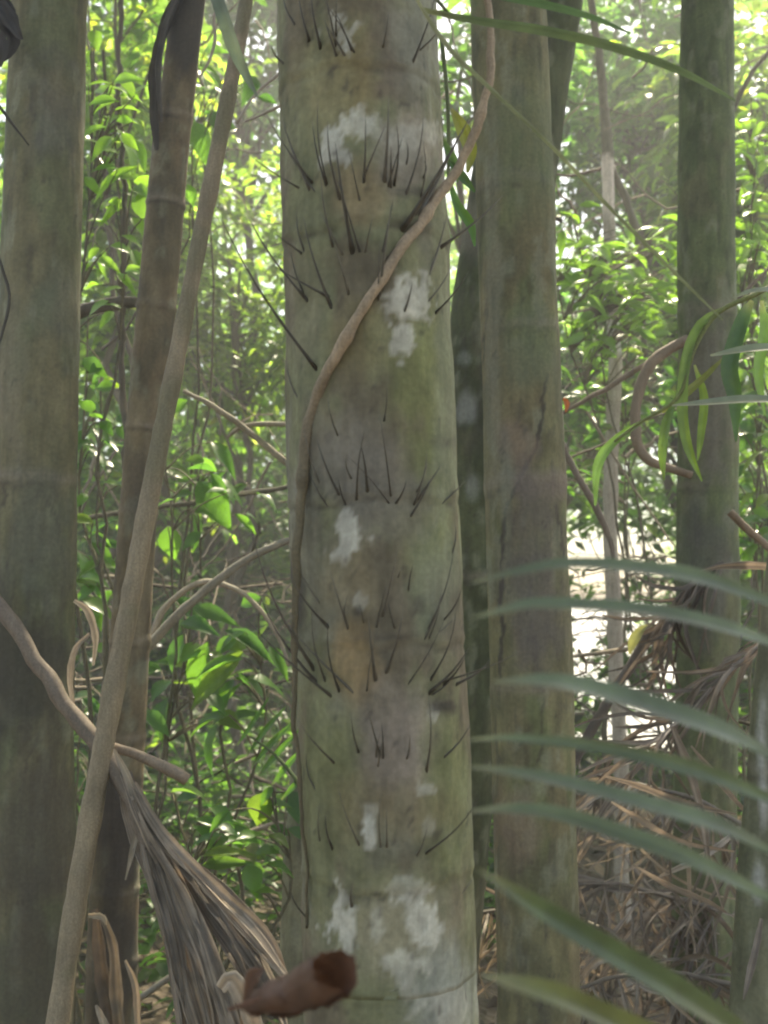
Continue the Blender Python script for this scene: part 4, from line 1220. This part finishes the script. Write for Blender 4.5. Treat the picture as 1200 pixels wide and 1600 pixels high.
# right hand side: curved vine, sticks and dead fronds
stick('curved_vine', 'thick brown vine bent like a hook left of slim right trunk', 'vine', [(1075, 530, 17), (1050, 543, 18), (1020, 565, 18), (1002, 600, 17), (993, 645, 16), (995, 690, 17), (1012, 718, 15), (1040, 730, 13), (1080, 742, 12)], 2.95, (.19, .145, .10), noise=.004, seed=21)
stick('thin_branch', 'thin brown branch rising to the hooked vine', 'branch', [(860, 655, 7), (920, 622, 8), (975, 590, 9), (1030, 555, 8), (1070, 530, 7)], 3.0, (.15, .115, .08), noise=.008, seed=22)
stick('thin_branch', 'brown stick sloping down right of the middle trunk', 'branch', [(878, 690, 8), (905, 750, 11), (935, 800, 11), (955, 850, 8), (962, 890, 5)], 3.0, (.15, .12, .095), noise=.01, seed=23)
stick('thin_twig', 'fine bare twig below the hooked vine', 'twig', [(880, 720, 4), (940, 695, 4), (1000, 660, 4), (1060, 640, 3)], 3.1, (.17, .14, .10), noise=.01, seed=24)
stick('dark_stick', 'dark stick slanting under the bright gap', 'branch', [(1020, 980, 14), (985, 1040, 15), (945, 1105, 16), (905, 1175, 15), (870, 1240, 12)], 2.9, (.085, .07, .06), noise=.012, seed=25)
stick('thin_branch', 'thin branch slanting up at the right edge top', 'branch', [(1140, 190, 7), (1160, 140, 8), (1185, 100, 8), (1230, 50, 8)], 3.3, (.15, .14, .10), noise=.006, seed=26)
stick('thin_branch', 'dark twig slanting up to right edge above drooping frond', 'branch', [(1130, 490, 5), (1160, 460, 6), (1210, 410, 6)], 3.3, (.13, .10, .07), noise=.006, seed=27)
stick('bent_branch', 'brown branch sloping off the right edge at mid height', 'branch', [(1140, 800, 12), (1170, 830, 12), (1230, 880, 13)], 2.8, (.20, .14, .09), noise=.008, seed=28)

def dead_frond(label, rach, d, n, ln, ang, col, seed, w=14, spread=.5, rw=9, hang=.3):
    r = np.random.default_rng(seed)
    root = thing('dead_palm_frond', label, 'dead frond', P(rach[0][0], rach[0][1], d), 'dead palm fronds heaped at right')
    me, _, _ = stem_mesh('rachis', [(a, b, rw * (1 - .6 * i / len(rach))) for i, (a, b) in enumerate(rach)], d, np.array(col) * .9, noise=.006, seed=seed)
    part('rachis', me, root)
    rc = crom(np.array(rach, float), 60)
    for k in range(n):
        i = int(np.clip(k / n * 58 + r.normal(0, 1), 0, 59))
        bx, by = rc[i]
        a = math.radians(ang + r.normal(0, 1) * spread * 50)
        l = ln * r.uniform(.6, 1.25)
        bend = r.normal(0, .28)
        p1 = (bx + l * .4 * math.cos(a), by + l * .4 * math.sin(a))
        p2 = (bx + l * .75 * math.cos(a + bend), by + l * .75 * math.sin(a + bend) + l * hang * .2)
        p3 = (bx + l * math.cos(a + bend * 1.6), by + l * math.sin(a + bend * 1.6) + l * hang * .5)
        dd = d + r.normal(0, .05)
        ww = w * r.uniform(.5, 1.3)
        leaflet(root, [(bx, by, ww * .5, d), (*p1, ww, dd), (*p2, ww * .8, dd + .02), (*p3, 2, dd + .05)], d, np.array(col) * r.uniform(.8, 1.9), M_DRY, roll=r.uniform(-.9, .9), fold=.3, n=10, seed=seed * 40 + k)
    return root
dead_frond('brown dead frond sloping down in front of slim right trunk', [(1215, 985), (1150, 1040), (1080, 1105), (1010, 1190)], 2.55, 34, 150, 150, (.13, .112, .095), 31, w=8, spread=.35)
dead_frond('dry frond with pale strips lying under the near green leaflets', [(1160, 1290), (1090, 1250), (1010, 1228), (930, 1210)], 2.6, 46, 190, 110, (.17, .15, .125), 32, w=9, spread=.8)
dead_frond('dark dead frond hanging on the slim right trunk', [(1130, 880), (1090, 900), (1060, 940), (1045, 990)], 2.85, 34, 130, 115, DKB, 33, w=9, spread=.35)
dead_frond('dry feather frond seen low between spiny palm and its neighbour', [(960, 1460), (880, 1430), (800, 1420), (690, 1440)], 3.0, 44, 150, 115, (.22, .19, .15), 34, w=6, spread=.35)
dead_frond('grey dead frond at the bottom between the two right trunks', [(1120, 1420), (1040, 1400), (960, 1380), (880, 1380)], 2.9, 60, 200, 95, (.14, .12, .10), 35, w=9, spread=.9)
dead_frond('dead frond heap lowest at the bottom right', [(1150, 1540), (1050, 1520), (950, 1530), (860, 1560)], 2.75, 50, 160, 60, (.13, .115, .095), 36, w=10, spread=1.1)
dp = thing('dry_strips', 'pale dry leaf strips draped across the right hand dead fronds', 'dead leaf', P(1100, 1330, 2.2))
for i, l in enumerate([[(1050, 1135, 6), (1066, 1170, 16), (1085, 1225, 18), (1100, 1290, 14), (1108, 1350, 8), (1130, 1420, 4)], [(945, 1212, 4), (1000, 1228, 12), (1070, 1255, 14), (1150, 1272, 5)], [(955, 1252, 4), (1010, 1285, 14), (1070, 1315, 14), (1148, 1330, 5)],
                       [(990, 1352, 4), (1050, 1385, 12), (1100, 1405, 12), (1135, 1425, 5)], [(1080, 1165, 4), (1110, 1200, 14), (1150, 1250, 12), (1190, 1290, 4)], [(1085, 896, 4), (1130, 884, 14), (1200, 884, 16), (1260, 900, 8)], [(1190, 1435, 6), (1182, 1480, 14), (1170, 1530, 14), (1162, 1562, 4)]]):
    leaflet(dp, l, 1.92 if i == 6 else 2.3, np.array((.27, .235, .20)) * (1, .8, .9, .8, .8, .75, .7)[i], M_DRY, roll=(.3, .6, .5, .5, .4, .3, .2)[i], fold=.25, seed=130 + i)
stick('pale_stick', 'pale slanting stick low between ringed stem and spiny palm', 'branch', [(300, 1330, 7), (360, 1310, 8), (420, 1290, 8), (480, 1285, 7)], 3.6, (.24, .20, .15), noise=.015, seed=51)
stick('pale_stick', 'grey stick rising at the bottom left beside dead frond', 'branch', [(215, 1560, 10), (260, 1530, 10), (320, 1500, 9), (360, 1470, 6)], 3.2, (.20, .18, .14), noise=.015, seed=52)

stick('pale_twig', 'long pale twig slanting from the spiny palm edge, upper of the pair', 'twig', [(445, 108, 6), (418, 130, 5), (396, 150, 4), (384, 170, 5), (370, 192, 4)], 2.6, (.36, .33, .28), noise=.004, seed=61)
stick('pale_twig', 'short pale twig touching the spiny palm edge, lower of the pair', 'twig', [(446, 162, 6), (425, 172, 5), (404, 182, 4), (384, 191, 3)], 2.6, (.34, .31, .26), noise=.004, seed=62)
stick('pale_twig', 'bent pale twig hanging between ringed stem top and dry stalk', 'twig', [(352, -10, 4), (334, 25, 5), (336, 60, 5), (328, 95, 5), (312, 122, 4), (318, 135, 3)], 2.6, (.33, .30, .25), noise=.006, seed=63)
yl = thing('fallen_leaf', 'small pale yellow green leaf caught under the second near leaflet', 'leaf', P(990, 1000, 2.8))
leaflet(yl, [(1012, 976, 3), (1000, 986, 16), (990, 1002, 20), (984, 1022, 5)], 2.8, (.15, .16, .07), M_FROND, seed=201, name='blade')
ol = thing('fallen_leaf', 'tiny orange leaf beside the middle trunk right edge', 'leaf', P(885, 632, 2.6))
leaflet(ol, [(880, 622, 3), (886, 630, 12), (884, 644, 3)], 2.6, (.42, .12, .03), M_DRY, seed=202, name='blade')
dn = thing('dead_sheath', 'dark rotten leaf base at the top of the left edge', 'dead leaf', P(0, 40, 2.08))
for i, l in enumerate([[(-40, -60, 30), (-5, -10, 50), (14, 40, 46), (22, 66, 30), (4, 95, 8)], [(-30, -20, 20), (8, 20, 34), (30, 55, 20), (36, 62, 4)], [(-20, 40, 16), (2, 70, 28), (0, 105, 6)]]):
    leaflet(dn, l, 2.06 - .02 * i, (.045, .040, .034), M_DRY, seed=210 + i, fold=.4)
stick('thorny_twig', 'thin dark thorny twig across the left trunk edge', 'twig', [(-20, 140, 5), (10, 180, 5), (28, 205, 4), (44, 228, 2)], 2.02, (.05, .045, .035), noise=.004, seed=66)
stick('thorny_twig', 'dark bent twig at left picture edge halfway up the upper trunk', 'twig', [(-10, 380, 6), (8, 440, 5), (14, 470, 5), (2, 520, 4), (-10, 560, 3)], 2.02, (.05, .045, .035), noise=.008, seed=67)

# ------------------------------------------------------------------ undergrowth, litter and twigs (nobody could count them)
def undergrowth():
    r = np.random.default_rng(91)
    lv = MB()
    n = 8200
    x = r.uniform(-6, 6, n); y = r.uniform(3.6, 12, n)
    dens = fbm(np.stack([x * .8, y * .8, x * 0], 1), 8, 3)
    hgt = (dens - .3) * 3.2
    z = ground_z(x, y) + r.random(n) * np.clip(hgt, .15, 1.6)
    keep = (dens > .38)
    keep &= ~((x / y > .15) & (y < 4.6))
    keep &= ~((np.abs(x / y - .235) < .08) & (z > -.2))
    C0 = np.stack([x, y, z], 1)[keep]
    D0 = r.normal(0, 1, (len(C0), 3)); D0[:, 2] = np.abs(D0[:, 2]) * .6
    sprays(lv, None, C0, D0, 6, .25, .10, .045, r, (.05, .11, .026), LT_MID[:1], var=.4, yellow=.1)
    link('undergrowth', lv.mesh('undergrowth', M_LEAFMASS), kind='stuff', label='low green leafy undergrowth covering the forest floor', cat='undergrowth')
undergrowth()

def litter():
    r = np.random.default_rng(92)
    lv = MB()
    n = 5000
    x = r.uniform(-4, 4, n); y = r.uniform(1.2, 9, n)
    base = np.stack([x, y, ground_z(x, y) + r.uniform(.005, .06, n)], 1)
    leafs(lv, base, .11, .045, r, (.16, .115, .07), LT_MID, up=1.0, down=0, var=.5, yellow=0)
    link('leaf_litter', lv.mesh('leaf_litter', M_DRY), kind='stuff', label='brown fallen leaves covering the ground between the trunks', cat='leaf litter')
litter()

def twigs():
    r = np.random.default_rng(93)
    tw = MB()
    for k in range(1000):
        d = r.uniform(3.4, 9.5)
        low = r.random() < .7
        px = r.uniform(60, 1240)
        py = r.uniform(900, 1560) if low else r.uniform(-60, 950)
        s = P(px, py, d)
        gz = float(ground_z(s[:1], s[1:2])[0])
        s[2] = max(s[2], gz + .02)
        L = r.uniform(.25, .9)
        dr = unit(np.array([r.normal(), r.normal() * .7, r.normal() * (.7 if low else 1.0)]))
        e = s + dr * L
        e[2] = max(e[2], gz + .02)
        m = (s + e) / 2 + r.normal(0, .09, 3)
        p = crom(np.array([s, m, e]), 9) + r.normal(0, .008, (9, 3))
        V, Q, T = tube_arr(p, np.linspace(r.uniform(.003, .009), .0015, 9), 4, cap=False)
        g = r.uniform(.5, 1.7)
        tw.add(V, Q, None, np.array([.15, .125, .09]) * g)
    link('twig_tangle', tw.mesh('twig_tangle', M_BARK_FINE), kind='stuff', label='tangle of thin bare brown twigs behind the trunks', cat='twigs')
twigs()

# ------------------------------------------------------------------ haze added in place of the lens veil
def haze():
    x0, x1, y0, y1, z0, z1 = -30, 30, -8, 45, -6.5, 13.5
    V = np.array([(x, y, z) for z in (z0, z1) for y in (y0, y1) for x in (x0, x1)], float)
    Q = np.array([(0, 2, 3, 1), (4, 5, 7, 6), (0, 1, 5, 4), (2, 6, 7, 3), (0, 4, 6, 2), (1, 3, 7, 5)])
    m = bpy.data.materials.new('glare_haze'); m.use_nodes = True
    nt = m.node_tree
    nt.nodes.remove(nt.nodes['Principled BSDF'])
    v = nt.nodes.new('ShaderNodeVolumePrincipled')
    v.inputs['Color'].default_value = (.93, .95, .96, 1)
    v.inputs['Density'].default_value = 0.015
    v.inputs['Anisotropy'].default_value = 0.45
    nt.links.new(v.outputs[0], nt.nodes['Material Output'].inputs['Volume'])
    link('haze', make_mesh('haze', V, Q, m, smooth=False), kind='stuff', label='thin pale haze added through the whole forest to imitate lens veil', cat='haze')
haze()
